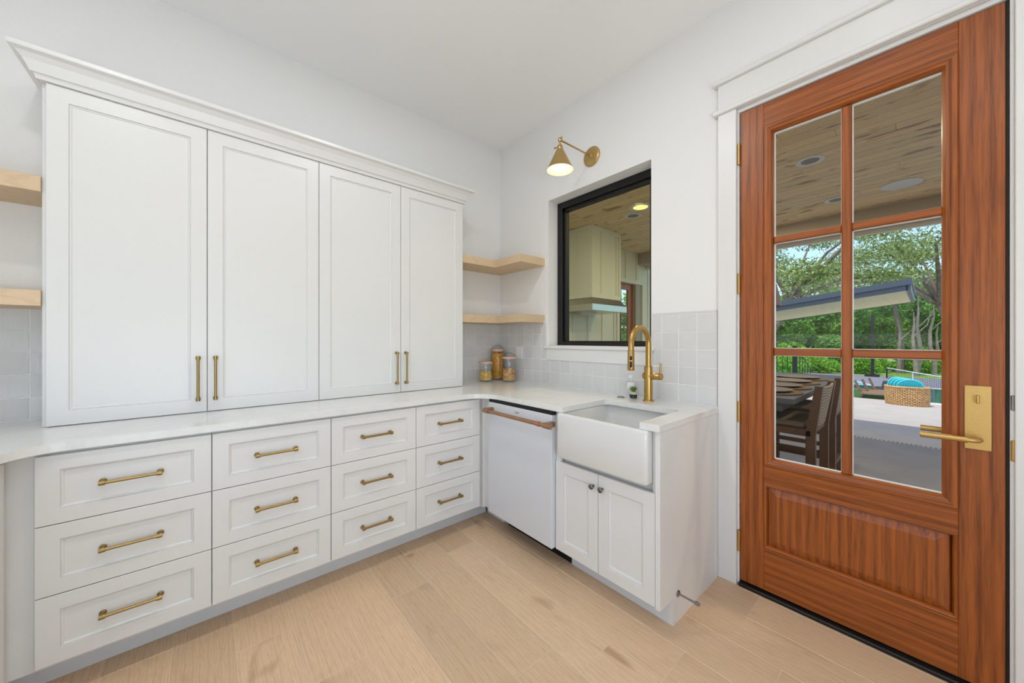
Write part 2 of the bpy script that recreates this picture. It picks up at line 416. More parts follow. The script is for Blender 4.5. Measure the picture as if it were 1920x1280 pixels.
# floor planks: 0.2 m x 1.0 m, grain along x; each its own tile
PIT, Y0P, GAP = .1993, .0905, .0012
SEAMS = {0: -1.83, 1: -1.475, 2: -2.25, 3: -1.715, 4: -1.01, 5: -1.868, 6: -.645, 7: -1.365, 8: -2.1, 9: -.54, -1: -1.1, -2: -2.03, -3: -1.55}
pl_cache = {}
for k in range(-7, 11):
    ya, yb = Y0P + k * PIT, Y0P + (k + 1) * PIT
    ya, yb = max(ya, YF), min(yb, YW + (.0 if k > 8 else 0))
    if yb - ya < .02: continue
    s = SEAMS.get(k, -1.9 + .37 * (k % 3)); x = s - 1.0 * math.ceil((s - XW) / 1.0)
    while x < XR:
        xa, xb = max(x, XW), min(x + 1.0, XR); x += 1.0
        if xb - xa < .02: continue
        key = (round(xb - xa, 3), round(yb - ya, 3))
        if key not in pl_cache:
            b = B(); b.box(-key[0] / 2 + GAP, key[0] / 2 - GAP, -key[1] / 2 + GAP, key[1] / 2 - GAP, -.009, 0, .0012)
            o = b.build('plank', 'floor_oak', floor); pl_cache[key] = o.data
        else:
            o = bpy.data.objects.new('plank', pl_cache[key]); COL.objects.link(o); o.parent = floor
        o.location = ((xa + xb) / 2, (ya + yb) / 2, 0)

# wall tiles: 0.103 m squares, five courses and a pencil liner
TP, TG = .1030, .0013
tile_me = {}
def tile(parent, plane, a0, a1, z0, z1, name='tile'):
    wd, ht = round(a1 - a0, 4), round(z1 - z0, 4); key = (plane, wd, ht)
    if key not in tile_me:
        b = B(); g = TG if name == 'tile' else .0005
        if plane == 'back': b.box(-wd / 2 + g, wd / 2 - g, -.008, 0, -ht / 2 + g, ht / 2 - g, .0022, 2)
        else: b.box(0, .008, -wd / 2 + g, wd / 2 - g, -ht / 2 + g, ht / 2 - g, .0022, 2)
        o = b.build(name, 'tile_glaze', parent); tile_me[key] = o.data
    else:
        o = bpy.data.objects.new(name, tile_me[key]); COL.objects.link(o); o.parent = parent
    o.location = ((a0 + a1) / 2, YW - .0015, (z0 + z1) / 2) if plane == 'back' else (XW + .0015, (a0 + a1) / 2, (z0 + z1) / 2)
    o.rotation_euler = (random.uniform(-.006, .006), 0, random.uniform(-.006, .006))
ZT0 = .914
box('grout_bed', 'grout', XW, -.745, YW - .0078, YW + .001, ZT0, 1.435 if False else 1.205, wall_back)
box('grout_bed', 'grout', XW, -2.012, YW - .0078, YW + .001, 1.205, 1.432, wall_back)
box('grout_bed', 'grout', -1.10, -.745, YW - .0078, YW + .001, 1.205, 1.432, wall_back)
xs = [-.745 - TP * i for i in range(20)]
for r in range(5):
    z0, z1 = ZT0 + .001 + TP * r * .988, ZT0 + .001 + TP * (r + 1) * .988
    for i in range(19):
        xb, xa = xs[i], max(xs[i + 1], XW + .001)
        if xb - xa < .01: continue
        zz1 = z1
        under = xa < -1.11 and xb > -2.025
        if under and z0 > 1.10: # window, stool and apron stand here
            for (p, q) in ((xa, -2.028), (-1.113, xb)):
                if q - p > .012 and ((q == -2.028 and p < -2.028) or (p == -1.113)): tile(wall_back, 'back', p, q, z0, z1)
            continue
        if under and z1 > 1.112: zz1 = 1.112
        tile(wall_back, 'back', xa, xb, z0, zz1)
zl0, zl1 = ZT0 + .001 + TP * 5 * .988, ZT0 + .016 + TP * 5 * .988
for xa, xb in ((XW + .001, -2.028), (-1.113, -.745)): tile(wall_back, 'back', xa, xb, zl0, zl1, 'edge_tile')
for y0, y1 in ((YF, -.50), (1.50, YW - .009)):
    box('grout_bed', 'grout', XW - .001, XW + .0078, y0, y1, ZT0, 1.432, wall_left)
    base = -.607 if y0 < 0 else 1.928
    ys = sorted({base + TP * i for i in range(-9, 9)})
    for r in range(5):
        z0, z1 = ZT0 + .001 + TP * r * .988, ZT0 + .001 + TP * (r + 1) * .988
        for ya in ys:
            p, q = max(ya, y0), min(ya + TP, y1)
            if q - p > .012: tile(wall_left, 'left', p, q, z0, z1)

# ------------------------------------------------------------------ window_1
win = struct(thing('window_1', 'black framed fixed window looking onto the covered patio', 'window', ((WX0 + WX1) / 2, YW + .12, WZ0)))
b = B()
fx0, fx1, fz0, fz1, fy0, fy1 = WX0 + .002, WX1 - .002, WZ0 + .004, WZ1 - .002, YW + .105, YW + .18
FWD = .052
for q in ((fx0, fx0 + FWD, fz0, fz1), (fx1 - FWD, fx1, fz0, fz1), (fx0 + FWD, fx1 - FWD, fz0, fz0 + .030), (fx0 + FWD, fx1 - FWD, fz1 - FWD, fz1)): b.box(q[0], q[1], fy0, fy1, q[2], q[3], .002)
b.build('window_frame', 'black_metal', win)
b = B(); s2 = .022
for q in ((fx0 + FWD, fx0 + FWD + s2, fz0 + .03, fz1 - FWD), (fx1 - FWD - s2, fx1 - FWD, fz0 + .03, fz1 - FWD), (fx0 + FWD, fx1 - FWD, fz0 + .03, fz0 + .036), (fx0 + FWD, fx1 - FWD, fz1 - FWD - s2, fz1 - FWD)): b.box(q[0], q[1], fy0 + .02, fy1 - .01, q[2], q[3], .001)
b.build('glazing_bead', 'black_metal', win)
b = B(); b.box(fx0 + .05, fx1 - .05, fy0 + .042, fy0 + .048, fz0 + .028, fz1 - .05); b.build('pane', 'pane_glass_green', win)
b = B(); b.box(WX0 - .028, WX1 + .028, YW - .028, YW + .0, WZ0 - .022, WZ0, .004, 2); b.box(WX0 + .001, WX1 - .001, YW - .001, fy0, WZ0 - .02, WZ0 + .003); b.build('window_sill', 'trim_paint', win)
b = B(); b.box(WX0 - .014, WX1 + .014, YW - .016, YW, WZ0 - .114, WZ0 - .022, .002); b.build('sill_apron', 'trim_paint', win)

# ------------------------------------------------------------------ door casing (trim) and entrance door
trim = struct(thing('trim_1', 'white casing and header around the wooden door', 'trim', (-.23, YW, 0)))
def tb(name, *q, bev=.002): B().box(*q, bev).build(name, 'trim_paint', trim)
tb('casing_board', -.735, -.648, YW - .022, YW, 0, 2.482); tb('casing_board', .196, .290, YW - .022, YW, 0, 2.482)
tb('head_fillet', -.757, .312, YW - .036, YW, 2.482, 2.504, bev=.004); tb('header_board', -.735, .290, YW - .022, YW, 2.504, 2.640)
tb('head_cap', -.760, .315, YW - .040, YW, 2.640, 2.660, bev=.004)
tb('jamb_board', -.650, -.640, YW, YW + WT, 0, 2.472); tb('jamb_board', .187, .197, YW - .006, YW + WT, 0, 2.472); tb('jamb_board', -.648, .195, YW - .004, YW + WT, 2.463, 2.482)
B().box(.180, .187, YW + .006, YW + .05, .0, 2.46).build('weather_strip', 'black_rubber', trim)
B().box(-.640, .187, YW - .022, YW + .15, -.001, .016, .004).build('threshold', 'black_metal', trim)
B().box(.1875, .1995, YW - .010, YW - .002, .855, .93, .004).build('strike_plate', 'brass_door', trim)
B().box(.1875, .1975, YW - .008, YW - .002, 1.03, 1.085, .003).build('strike_plate', 'nickel', trim)

door = struct(thing('door_1', 'stained oak entrance door with six glass panes and brass lever', 'door', (-.637, YW + .005, .02)))
Y0D, Y1D = YW + .005, YW + .049
d0, d1, dz0, dz1 = -.637, .179, .022, 2.459
L_, R_ = -.533, .076           # stile inner edges
gx0, gx1, gz0, gz1 = -.493, .039, .686, 2.300
def dp(name, mat, q, bev=.0015, y0=Y0D, y1=Y1D): return B().box(q[0], q[1], y0, y1, q[2], q[3], bev).build(name, mat, door)
dp('stile', 'door_oak_upright', (d0, L_, dz0, dz1)); dp('stile', 'door_oak_upright', (R_, d1, dz0, dz1))
dp('rail', 'door_oak_level', (L_, R_, 2.345, dz1)); dp('rail', 'door_oak_level', (L_, R_, .554, .646)); dp('rail', 'door_oak_level', (L_, R_, dz0, .234))
# moulded glazing frame standing proud around the glass
def mould(x0, x1, z0, z1, prof, name, y):
    cs = lambda k, i: ((x0 + i, z0 + i), (x1 - i, z0 + i), (x1 - i, z1 - i), (x0 + i, z1 - i))[k]
    for k in range(4):
        e = []
        for q in (k, (k + 1) % 4): e.append([(cs(q, i)[0], y - n, cs(q, i)[1]) for i, n in prof])
        B().loops(e, True, True).build(name, 'door_oak_level' if k % 2 == 0 else 'door_oak_upright', door)
mould(L_, R_, .646, 2.345, [(0, -.02), (0, .004), (.004, .008), (.016, .008), (.022, .003), (.030, .001), (.038, -.010), (.040, -.02)], 'glazing_mould', Y0D)
hz = [(1.199, 1.233), (1.751, 1.783)]
dp('muntin', 'door_oak_upright', (-.246, -.212, gz0, gz1), .004, Y0D + .004, Y1D - .006)
for za, zb in hz:
    dp('muntin', 'door_oak_level', (gx0, -.246, za, zb), .004, Y0D + .005, Y1D - .007); dp('muntin', 'door_oak_level', (-.212, gx1, za, zb), .004, Y0D + .005, Y1D - .007)
zz = [gz0, hz[0][0], hz[0][1], hz[1][0], hz[1][1], gz1]
for xa, xb in ((gx0, -.246), (-.212, gx1)):
    for i in (0, 2, 4):
        za, zb = zz[i], zz[i + 1]
        B().box(xa + .001, xb - .001, Y0D + .024, Y0D + .029, za + .001, zb - .001).build('pane', 'pane_glass', door)
        b = B(); g = .0027
        for q in ((xa, xa + g, za, zb), (xb - g, xb, za, zb), (xa, xb, za, za + g), (xa, xb, zb - g, zb)): b.box(q[0], q[1], Y0D + .018, Y0D + .034, q[2], q[3])
        b.build('glazing_seal', 'plastic_white', door)
# raised panel at the foot
px0, px1, pz0, pz1 = -.529, .067, .234, .554
mould(px0 - .004, px1 + .009, pz0, pz1, [(0, -.02), (0, -.001), (.004, .003), (.010, .001), (.014, -.008), (.014, -.02)], 'panel_mould', Y0D)
b = B(); Ls = []
for i, n in [(.0, -.03), (.012, -.014), (.018, -.012), (.046, -.002), (.048, -.001)]: Ls.append([(px0 + i, Y0D - n, pz0 + i), (px1 - i, Y0D - n, pz0 + i), (px1 - i, Y0D - n, pz1 - i), (px0 + i, Y0D - n, pz1 - i)])
b.loops(Ls, True, True); b.build('raised_panel', 'door_oak_upright', door)
# hinges
for z in (.174, .846, 1.515, 2.190):
    b = B(); b.lathe([(.0065, 0), (.0065, .108)], (-.6405, YW - .004, z), 10); b.box(-.6475, -.6365, YW - .003, YW + .012, z, z + .108)
    for kz in (.036, .072): b.lathe([(.0068, 0), (.0068, .001)], (-.6405, YW - .004, z + kz), 10)
    b.build('hinge', 'brass_door', door, smooth=40)
# lock plate, thumb turn, lever
pl = B().box(.089, .150, Y0D - .006, Y0D, .878, 1.109, .0012).build('lock_plate', 'brass_door', door)
for x in (.094, .145):
    for z in (.884, 1.103): B().lathe([(.0033, -.0075), (.0028, -.006)], (x, Y0D, z), 10, 'Y').build('screw', 'brass_door', pl)
b = B(); b.lathe([(.010, -.012), (.010, -.006)], (.119, Y0D, 1.062), 16, 'Y'); b.box(.1155, .1225, Y0D - .026, Y0D - .010, 1.046, 1.076, .0015); b.build('thumb_turn', 'brass_door', pl, smooth=40)
LZ = .918
b = B(); b.lathe([(.014, -.010), (.012, -.006)], (.122, Y0D, LZ), 18, 'Y')
b.tube([(.122, Y0D - .006, LZ), (.122, Y0D - .035, LZ), (.118, Y0D - .047, LZ), (.108, Y0D - .053, LZ), (.092, Y0D - .054, LZ)], .0085, 12)
b.tube([(.094, Y0D - .054, LZ), (.090, Y0D - .054, LZ), (.086, Y0D - .054, LZ), (-.012, Y0D - .054, LZ - .001), (-.018, Y0D - .054, LZ - .001)], [.0115, .0118, .0108, .0108, .0095], 14)
b.build('lever', 'brass_door', door, smooth=40)
b = B(); b.tube([(.06, Y1D + .05, LZ), (-.018, Y1D + .05, LZ)], .011, 12); b.tube([(.122, Y1D, LZ), (.122, Y1D + .045, LZ), (.112, Y1D + .05, LZ), (.06, Y1D + .05, LZ)], .009, 10); b.build('lever', 'brass_door', door, smooth=40)

# ------------------------------------------------------------------ tall cabinets on the counter
XU = -2.355
DY = [-.505, .0005, .506, 1.012, 1.515]
for n, (ya, yb) in enumerate(((DY[0], DY[2]), (DY[2], DY[4]))):
    lab = ('white two-door counter cabinet with brass bar pulls, nearer to the left wood shelves', 'white two-door counter cabinet with brass bar pulls, beside the corner shelves')[n]
    th_ = thing('tall_cabinet', lab, 'cabinet', (XU - .15, (ya + yb) / 2, .9145), 'white two-door cabinets standing on the counter')
    lo = ya - (.012 if n == 0 else 0)
    B().box(XW + .0002, XU - .0205, lo, yb - .0005, .9145, 2.334, .001).build('cabinet_body', 'cabinet_paint', th_)
    T = frame((XU - .0205 + .0005, 0, 0), (0, 1, 0), (1, 0, 0))
    mid = DY[1] if n == 0 else DY[3]
    for (a, c_, hy) in ((ya + .0015, mid - .0015, mid - .034), (mid + .0015, yb - .0015, mid + .032)):
        d = panel_front(T, a, c_, .917, 2.333, .020, .060, .062, 'door', 'cabinet_paint', th_, rec=.008, bead=.010)
        TT = frame((XU, 0, 0), (0, 1, 0), (1, 0, 0)); pull(TT, hy, 1.084, .215, True, 'brass_pull', d)
# crown moulding swept round both cabinets
prof = [(.0, 2.3345), (.010, 2.3345), (.012, 2.345), (.016, 2.352), (.022, 2.354), (.024, 2.360), (.029, 2.372), (.038, 2.392), (.052, 2.410), (.060, 2.415), (.066, 2.418), (.068, 2.421), (.068, 2.436), (.066, 2.438), (.0, 2.438)]
b = B(); ca, cb_ = DY[0] - .012, DY[4]
b.loops([[(XW + .0002, ca - p, z), (XU + p, ca - p, z), (XU + p, cb_ + p, z), (XW + .0002, cb_ + p, z)] for p, z in prof], True, True)
tag(b.build('crown_moulding', 'cabinet_paint'), 'white cove crown moulding along the top of the tall cabinets', 'moulding')

# ------------------------------------------------------------------ base cabinets with drawers
XD = -1.993
CY = [-.452, .0155, .4845, .9515, 1.419]
ZD = [.136, .379, .6265, .872]
NTH = ['leftmost of the four under the long counter', 'second from the left of the four', 'third from the left of the four', 'rightmost of the four, next to the dishwasher']
for n in range(4):
    ya, yb = CY[n], CY[n + 1]
    th_ = thing('drawer_cabinet', 'white three-drawer base cabinet with brass pulls, ' + NTH[n], 'cabinet', (XD - .3, (ya + yb) / 2, 0), 'white three-drawer base cabinets')
    lo = -.523 if n == 0 else ya; hi = 1.462 if n == 3 else yb
    B().box(XW + .0002, XD - .0205, lo + .0003, hi - .0003, .122, .8835, .001).build('cabinet_body', 'cabinet_paint', th_)
    B().box(XW + .01, -2.135, lo if n else -.70, hi if n < 3 else 1.575, 0, .1215).build('toe_kick', 'toe_paint', th_)
    T = frame((XD - .020, 0, 0), (0, 1, 0), (1, 0, 0)); TT = frame((XD, 0, 0), (0, 1, 0), (1, 0, 0))
    for r in range(3):
        d = panel_front(T, ya + .0015, yb - .0015, ZD[r] + .0015, ZD[r + 1] - .0015, .020, .056, .052, 'drawer', 'cabinet_paint', th_, rec=.010, bead=.009)
        pull(frame((XD - .010, 0, 0), (0, 1, 0), (1, 0, 0)), (ya + yb) / 2, (ZD[r] + ZD[r + 1]) / 2, .163, False, 'brass_pull', d)
# corner filler posts
f = thing('corner_filler', 'narrow white filler post between drawers and dishwasher', 'filler', (-1.99, 1.5, 0))
B().box(-2.0125, -1.922, 1.4625, 1.60, .122, .8835, .001).build('filler_board', 'cabinet_paint', f)
B().box(-2.004, -1.985, 1.440, 1.4625, .124, .8835, .001).build('filler_strip', 'cabinet_paint', f)
B().box(-2.12, -1.925, 1.576, 1.60, 0, .1215).build('toe_kick', 'toe_paint', f)
# left run returning toward the viewer
lf = thing('side_cabinet', 'white base cabinet at the left edge under the rounded counter corner', 'cabinet', (-1.4, -.84, 0))
B().box(XD - .0195, -.72, YF + .0005, -.5245, .122, .8835, .001).build('cabinet_body', 'cabinet_paint', lf)
B().box(-2.134, -.74, YF + .0005, -.655, 0, .1215).build('toe_kick', 'toe_paint', lf)
T = frame((0, -.524, 0), (1, 0, 0), (0, 1, 0))
xa = -1.972
for i in range(2):
    d = panel_front(T, xa + i * .60, xa + i * .60 + .597, .138, .870, .018, .058, .058, 'door', 'cabinet_paint', lf)
    pull(frame((0, -.506, 0), (1, 0, 0), (0, 1, 0)), xa + i * .6 + (.56 if i == 0 else .04), .70, .163, True, 'brass_pull', d)

# ------------------------------------------------------------------ worktop
CF, BFY, LFY, R1, R2 = -1.980, 1.443, -.500, .12, .17
poly = [(XW + .0005, YF + .001), (-.70, YF + .001), (-.70, LFY)]
poly += arc(CF + R1, LFY + R1, R1, 270, 180, 12)
poly += arc(CF + R2, BFY - R2, R2, 180, 90, 14)
poly += [(-1.272, BFY)] + arc(-1.272 + .035, 1.85 - .035, .035, 180, 90, 6) + arc(-.822 - .035, 1.85 - .035, .035, 90, 0, 6) + [(-.822, BFY), (-.731, BFY), (-.731, YW - .0005), (XW + .0005, YW - .0005)]
b = B(); b.prism(poly, .884, .914, .002)
tag(b.build('worktop', 'quartz'), 'white veined quartz worktop running round the room in a U', 'worktop')

# ------------------------------------------------------------------ dishwasher
dw = thing('dishwasher', 'matte white dishwasher with bronze bar handle between drawers and sink', 'dishwasher', (-1.625, 1.75, 0))
dx0, dx1, dyf = -1.918, -1.338, 1.432
b = B(); Ls = [rrect(dx0, dx1, .127, .862, .006, 3)]
Td = Matrix(((1, 0, 0, 0), (0, 0, 1, 0), (0, 1, 0, 0), (0, 0, 0, 1)))
bb = B(Td)
bb.loops([[(x, z, dyf + .05) for x, z in rrect(dx0, dx1, .127, .861, .004, 3)], [(x, z, dyf + .003) for x, z in rrect(dx0, dx1, .127, .861, .004, 3)], [(x, z, dyf) for x, z in rrect(dx0 + .003, dx1 - .003, .13, .858, .004, 3)]])
dd = bb.build('dishwasher_door', 'appliance_white', dw)
B().box(dx0 + .002, dx1 - .001, dyf + .052, 2.09, .125, .880).build('tub_body', 'black_metal', dw)
B().box(dx0 + .002, dx1, dyf + .008, dyf + .051, .8615, .8815).build('control_strip', 'black_metal', dw)
B().box(dx0 + .04, dx1 + .018, 1.580, 2.05, .0, .1215).build('kick_plate', 'black_metal', dw)
b = B(); hx0, hx1, hy, hz_ = -1.868, -1.325, 1.374, .816
b.tube([(hx0, hy, hz_), (hx1, hy, hz_)], .0115, 14)
for x in (hx0, hx1):
    b.box(x - .014, x + .016, hy - .004, dyf, hz_ - .013, hz_ + .015, .003)
    b.tube([(x - .016, hy, hz_), (x + .034, hy, hz_)], .0150, 14)
b.build('handle', 'bronze_pull', dd, smooth=40)
B().tube([(-1.395, hy, hz_), (-1.372, hy, hz_)], .0135, 14).build('handle_ring', 'copper', dd, smooth=40); B().tube([(-1.818, hy, hz_), (-1.812, hy, hz_)], .0135, 14).build('handle_ring', 'bronze_pull', dd, smooth=40)
def text(body, size, T, mat, name, parent, ext=.0004, shear=0.0):
    cu = bpy.data.curves.new(name, 'FONT'); cu.body = body; cu.size = size; cu.align_x = 'CENTER'; cu.align_y = 'CENTER'; cu.extrude = ext; cu.shear = shear
    o = bpy.data.objects.new(name, cu); COL.objects.link(o)
    dg = bpy.context.evaluated_depsgraph_get(); me = bpy.data.meshes.new_from_object(o.evaluated_get(dg)); bpy.data.objects.remove(o)
    off = Vector((0, 0, 0)); q = parent
    while q is not None: off += q.location; q = q.parent
    me.transform(Matrix.Translation(-off) @ T); me.materials.clear(); me.materials.append(MATS[mat])
    o = bpy.data.objects.new(name, me); COL.objects.link(o); o.parent = parent; return o
text('Café', .020, Matrix.Translation((-1.628, dyf - .0004, .832)) @ Matrix.Rotation(PI / 2, 4, 'X'), 'ink_grey', 'badge', dd, shear=.3)

# ------------------------------------------------------------------ sink cabinet and apron sink
sc = thing('sink_cabinet', 'white two-door sink cabinet with dark knobs under the apron sink', 'cabinet', (-1.04, 1.75, 0))
SY = 1.461
b = B()
b.box(-1.336, -1.316, SY + .019, 2.10, .122, .8835); b.box(-.757, -.7355, SY - .004, 1.5755, .122, .8835); b.box(-.757, -.7355, 1.5755, YW - .0005, .0, .8835); b.box(-1.316, -.757, SY + .019, 2.10, .122, .14); b.box(-1.316, -.757, 2.09, 2.10, .14, .86)
b.box(-1.336, -1.302, SY + .008, SY + .03, .61, .8835); b.box(-.776, -.757, SY + .012, SY + .03, .122, .8835); b.box(-1.302, -.776, SY + .036, SY + .056, .60, .643)
b.build('cabinet_body', 'cabinet_paint', sc)
B().box(-1.316, -.7575, 1.577, 1.592, 0, .1215).build('toe_kick', 'toe_paint', sc)
T = frame((0, SY + .018, 0), (1, 0, 0), (0, -1, 0))
for n, (a, c_) in enumerate(((-1.333, -1.0555), (-1.0525, -.760))):
    d = panel_front(T, a, c_, .125, .612, .019, .056, .058, 'door', 'cabinet_paint', sc, rec=.009, bead=.010)
    kx = -1.080 if n == 0 else -1.027
    b = B(); b.lathe([(.007, SY), (.0055, SY - .006), (.0055, SY - .012), (.010, SY - .016), (.0135, SY - .021), (.0135, SY - .025), (.010, SY - .029), (.004, SY - .031)], (kx, 0, .550), 16, 'Y'); b.build('knob', 'pewter', d, smooth=50)

sk = thing('apron_sink', 'white porcelain farmhouse sink with apron front below brass faucet', 'sink', (-1.04, 1.65, .64))
sx0, sx1, sy0, sy1 = -1.299, -.779, 1.424, 1.905
def RL(i, z, r): return [(x, y, z) for x, y in rrect(sx0 + i, sx1 - i, sy0 + i, sy1 - i, r, 5)]
b = B()
def IL(i, z, r): return [(x, y, z) for x, y in rrect(sx0 + i, sx1 - i, sy0 + i + .004, sy1 - i, r, 5)]
b.loops([RL(.012, .646, .012), RL(.004, .648, .016), RL(.0, .656, .018), RL(.0, .872, .018), RL(.003, .880, .016), RL(.010, .8835, .012), IL(.018, .8835, .03), IL(.024, .879, .032), IL(.027, .868, .034), IL(.033, .690, .05), IL(.045, .672, .06), IL(.09, .664, .05)], True, True)
bs = b.build('basin', 'porcelain', sk, smooth=50)
b = B(); b.lathe([(.044, .6645), (.044, .667), (.036, .668), (.030, .6655), (.012, .6650)], (-1.04, 1.70, 0), 20); b.build('drain', 'nickel', sk, smooth=40)

# ------------------------------------------------------------------ faucet
fx, fy = -1.074, 1.985
fa = thing('faucet', 'brushed brass gooseneck pull-down faucet beside the window', 'faucet', (fx, fy, .914))
b = B(); b.lathe([(.032, .914), (.032, .918), (.0295, .921), (.0245, .923), (.0240, .93), (.0240, 1.115), (.0236, 1.119), (.0178, 1.12)], (fx, fy, 0), 24); b.build('base_column', 'brass_faucet', fa, smooth=40)
pa = [(fx, fy, 1.118), (fx, fy, 1.18), (fx, fy, 1.25)]
for i in range(1, 17):
    a = PI * i / 16; pa.append((fx, fy - .095 + .095 * math.cos(a), 1.25 + .095 * math.sin(a)))
pa += [(fx, fy - .190, 1.215)]
b = B(); b.tube(pa, .0165, 16); b.build('gooseneck', 'brass_faucet', fa, smooth=40)
b = B(); b.tube([(fx, fy - .190, 1.222), (fx, fy - .190, 1.215), (fx, fy - .191, 1.125), (fx, fy - .191, 1.108), (fx, fy - .191, 1.105)], [.0165, .0178, .0192, .0196, .018], 18); hd = b.build('spray_head', 'brass_faucet', fa, smooth=40)
b = B(); b.box(fx + .004, fx + .016, fy - .2118, fy - .204, 1.162, 1.186, .003); b.box(fx + .004, fx + .016, fy - .2125, fy - .204, 1.122, 1.157, .003); b.build('spray_button', 'black_rubber', hd)
b = B(); b.tube([(fx - .032, fy, 1.062), (fx - .026, fy, 1.062), (fx + .060, fy, 1.062), (fx + .061, fy, 1.062), (fx + .080, fy, 1.062), (fx + .083, fy, 1.062)], [.016, .0195, .0195, .0190, .0190, .016], 18); b.build('valve_barrel', 'brass_faucet', fa, smooth=40)
b = B(); b.tube([(fx + .072, fy, 1.045), (fx + .073, fy, 1.09), (fx + .075, fy, 1.140)], [.0055, .0058, .0052], 10); b.build('lever', 'brass_faucet', fa, smooth=40)
b = B(); b.lathe([(.024, .914), (.024, .917), (.018, .919), (.017, .918), (.016, .921), (.001, .922)], (-1.255, 1.978, 0), 24)
tag(b.build('air_switch', 'nickel', smooth=40), 'small chrome push button set in the counter behind the sink', 'button')

# soap bottle
bt = thing('soap_bottle', 'clear glass soap bottle with white label behind the small succulent', 'bottle', (-1.225, 2.045, .9145))
b = B(); b.lathe([(.024, .915), (.026, .919), (.026, 1.010), (.022, 1.020), (.013, 1.026), (.012, 1.040)], (-1.225, 2.045, 0), 20); b.build('bottle_glass', 'jar_glass', bt, smooth=50)
b = B(); b.lathe([(.0265, .965), (.0265, 1.008)], (-1.225, 2.045, 0), 20, caps=False); b.build('label', 'label_white', bt, smooth=50)
b = B(); b.lathe([(.0145, 1.036), (.0145, 1.052), (.010, 1.054), (.006, 1.056), (.006, 1.066)], (-1.225, 2.045, 0), 16); b.box(-1.231, -1.219, 2.005, 2.052, 1.064, 1.072, .002); b.build('pump_cap', 'plastic_white', bt, smooth=40)
# succulent
px, py = -1.172, 1.985
pp = thing('potted_succulent', 'tiny green succulent in a glass cup beside the brass faucet', 'plant', (px, py, .9145))
b = B(); b.lathe([(.022, .915), (.0245, .917), (.026, .962), (.0245, .962), (.0225, .920), (.001, .920)], (px, py, 0), 20, caps=False); b.build('pot', 'jar_glass', pp, smooth=50)
b = B(); b.lathe([(.0215, .9205), (.0225, .940), (.0225, .942), (.001, .9425)], (px, py, 0), 16); b.build('soil', 'soil_black', pp, kind='stuff')
b = B(); b.lathe([(.0228, .9428), (.0236, .957), (.001, .958)], (px, py, 0), 16); b.build('gravel', 'pale_stone', pp, kind='stuff')
me0 = None
for i in range(14):
    a = i * 2.4; tilt = .25 + .75 * (i / 14); ln = .034 + .010 * random.random()
    b = B(Matrix.Translation((px, py, .957)) @ Matrix.Rotation(a, 4, 'Z') @ Matrix.Rotation(tilt, 4, 'Y'))
    b.loops([[(.0035 * s * cx_, .0055 * s * cy_, h * ln) for cx_, cy_ in ((1, 0), (0, 1), (-1, 0), (0, -1))] for s, h in ((.8, 0), (1.1, .3), (.8, .65), (.06, 1.0))]); b.build('leaf', 'succulent', pp)

# pasta jars
def jar(x, y, r, h, fill, pm, label, loop):
    t_ = thing('glass_canister', label, 'canister', (x, y, .9145), 'glass pasta canisters in the corner')
    z = .9147
    b = B(); b.lathe([(r * .93, z), (r, z + .006), (r, z + h * .35), (r * .96, z + h * .6), (r, z + h * .94), (r * .98, z + h * .955), (r * .94, z + h * .955), (r * .965, z + h * .9), (r * .92, z + h * .6), (r * .955, z + h * .35), (r * .95, z + .012), (.001, z + .010)], (x, y, 0), 28, caps=False); b.build('jar_body', 'jar_glass', t_, smooth=50)
    b = B(); b.lathe([(r * .90, z + h * .93), (r * .90, z + h * .957), (r * 1.03, z + h * .958), (r * 1.03, z + h * .958 + .010), (r * .98, z + h * .958 + .013), (.001, z + h * .958 + .013)], (x, y, 0), 28); ld = b.build('lid', 'lid_blush', t_, smooth=40)
    if loop:
        zt = z + h * .958 + .012
        b = B(); b.tube([(x + r * .95 * math.cos(PI * i / 12) * .651, y + r * .95 * math.cos(PI * i / 12) * .759, zt - .012 + r * .80 * math.sin(PI * i / 12)) for i in range(13)], .0022, 6); b.build('wire_handle', 'wire_steel', ld, smooth=60)
    b = B()
    b.lathe([(r * .70, z + .013), (r * .74, z + .02), (r * .72, z + h * fill - .012), (.004, z + h * fill - .008)], (x, y, 0), 16)
    for i in range(int(420 * fill * h / .2)):
        a = random.uniform(0, 2 * PI); zz_ = random.uniform(z + .018, z + h * fill); rr = r * random.uniform(.76, .85) if zz_ < z + h * fill - .012 else r * random.uniform(0, .84)
        c_ = Vector((x + rr * math.cos(a), y + rr * math.sin(a), zz_)); dv = Vector((-math.sin(a), math.cos(a), random.uniform(-1.2, 1.2))).normalized() * .010
        b.tube([c_ - dv, c_ + dv], .0042, 6)
    b.build('pasta', pm, t_, kind='stuff')
jar(-2.49, 1.835, .058, .165, .52, 'pasta_yellow', 'short glass canister of yellow pasta with blush lid, left of the tall one', False)
jar(-2.545, 2.01, .058, .275, .90, 'pasta_gold', 'tallest glass canister filled with golden pasta in the corner', True)
jar(-2.355, 1.985, .060, .210, .54, 'pasta_brown', 'medium glass canister half full of brown pasta tubes, nearest the outlet', True)

# outlet plate
o_ = thing('wall_outlet', 'white two-gang switch plate on the tiles behind the canisters', 'switch plate', (-2.352, YW - .01, 1.162))
B().box(-2.396, -2.308, YW - .0165, YW - .010, 1.104, 1.220, .002).build('cover_plate', 'plastic_white', o_)
for x in (-2.374, -2.330): B().box(x - .016, x + .016, YW - .0195, YW - .0165, 1.130, 1.194, .0012).build('rocker', 'plastic_white', o_)

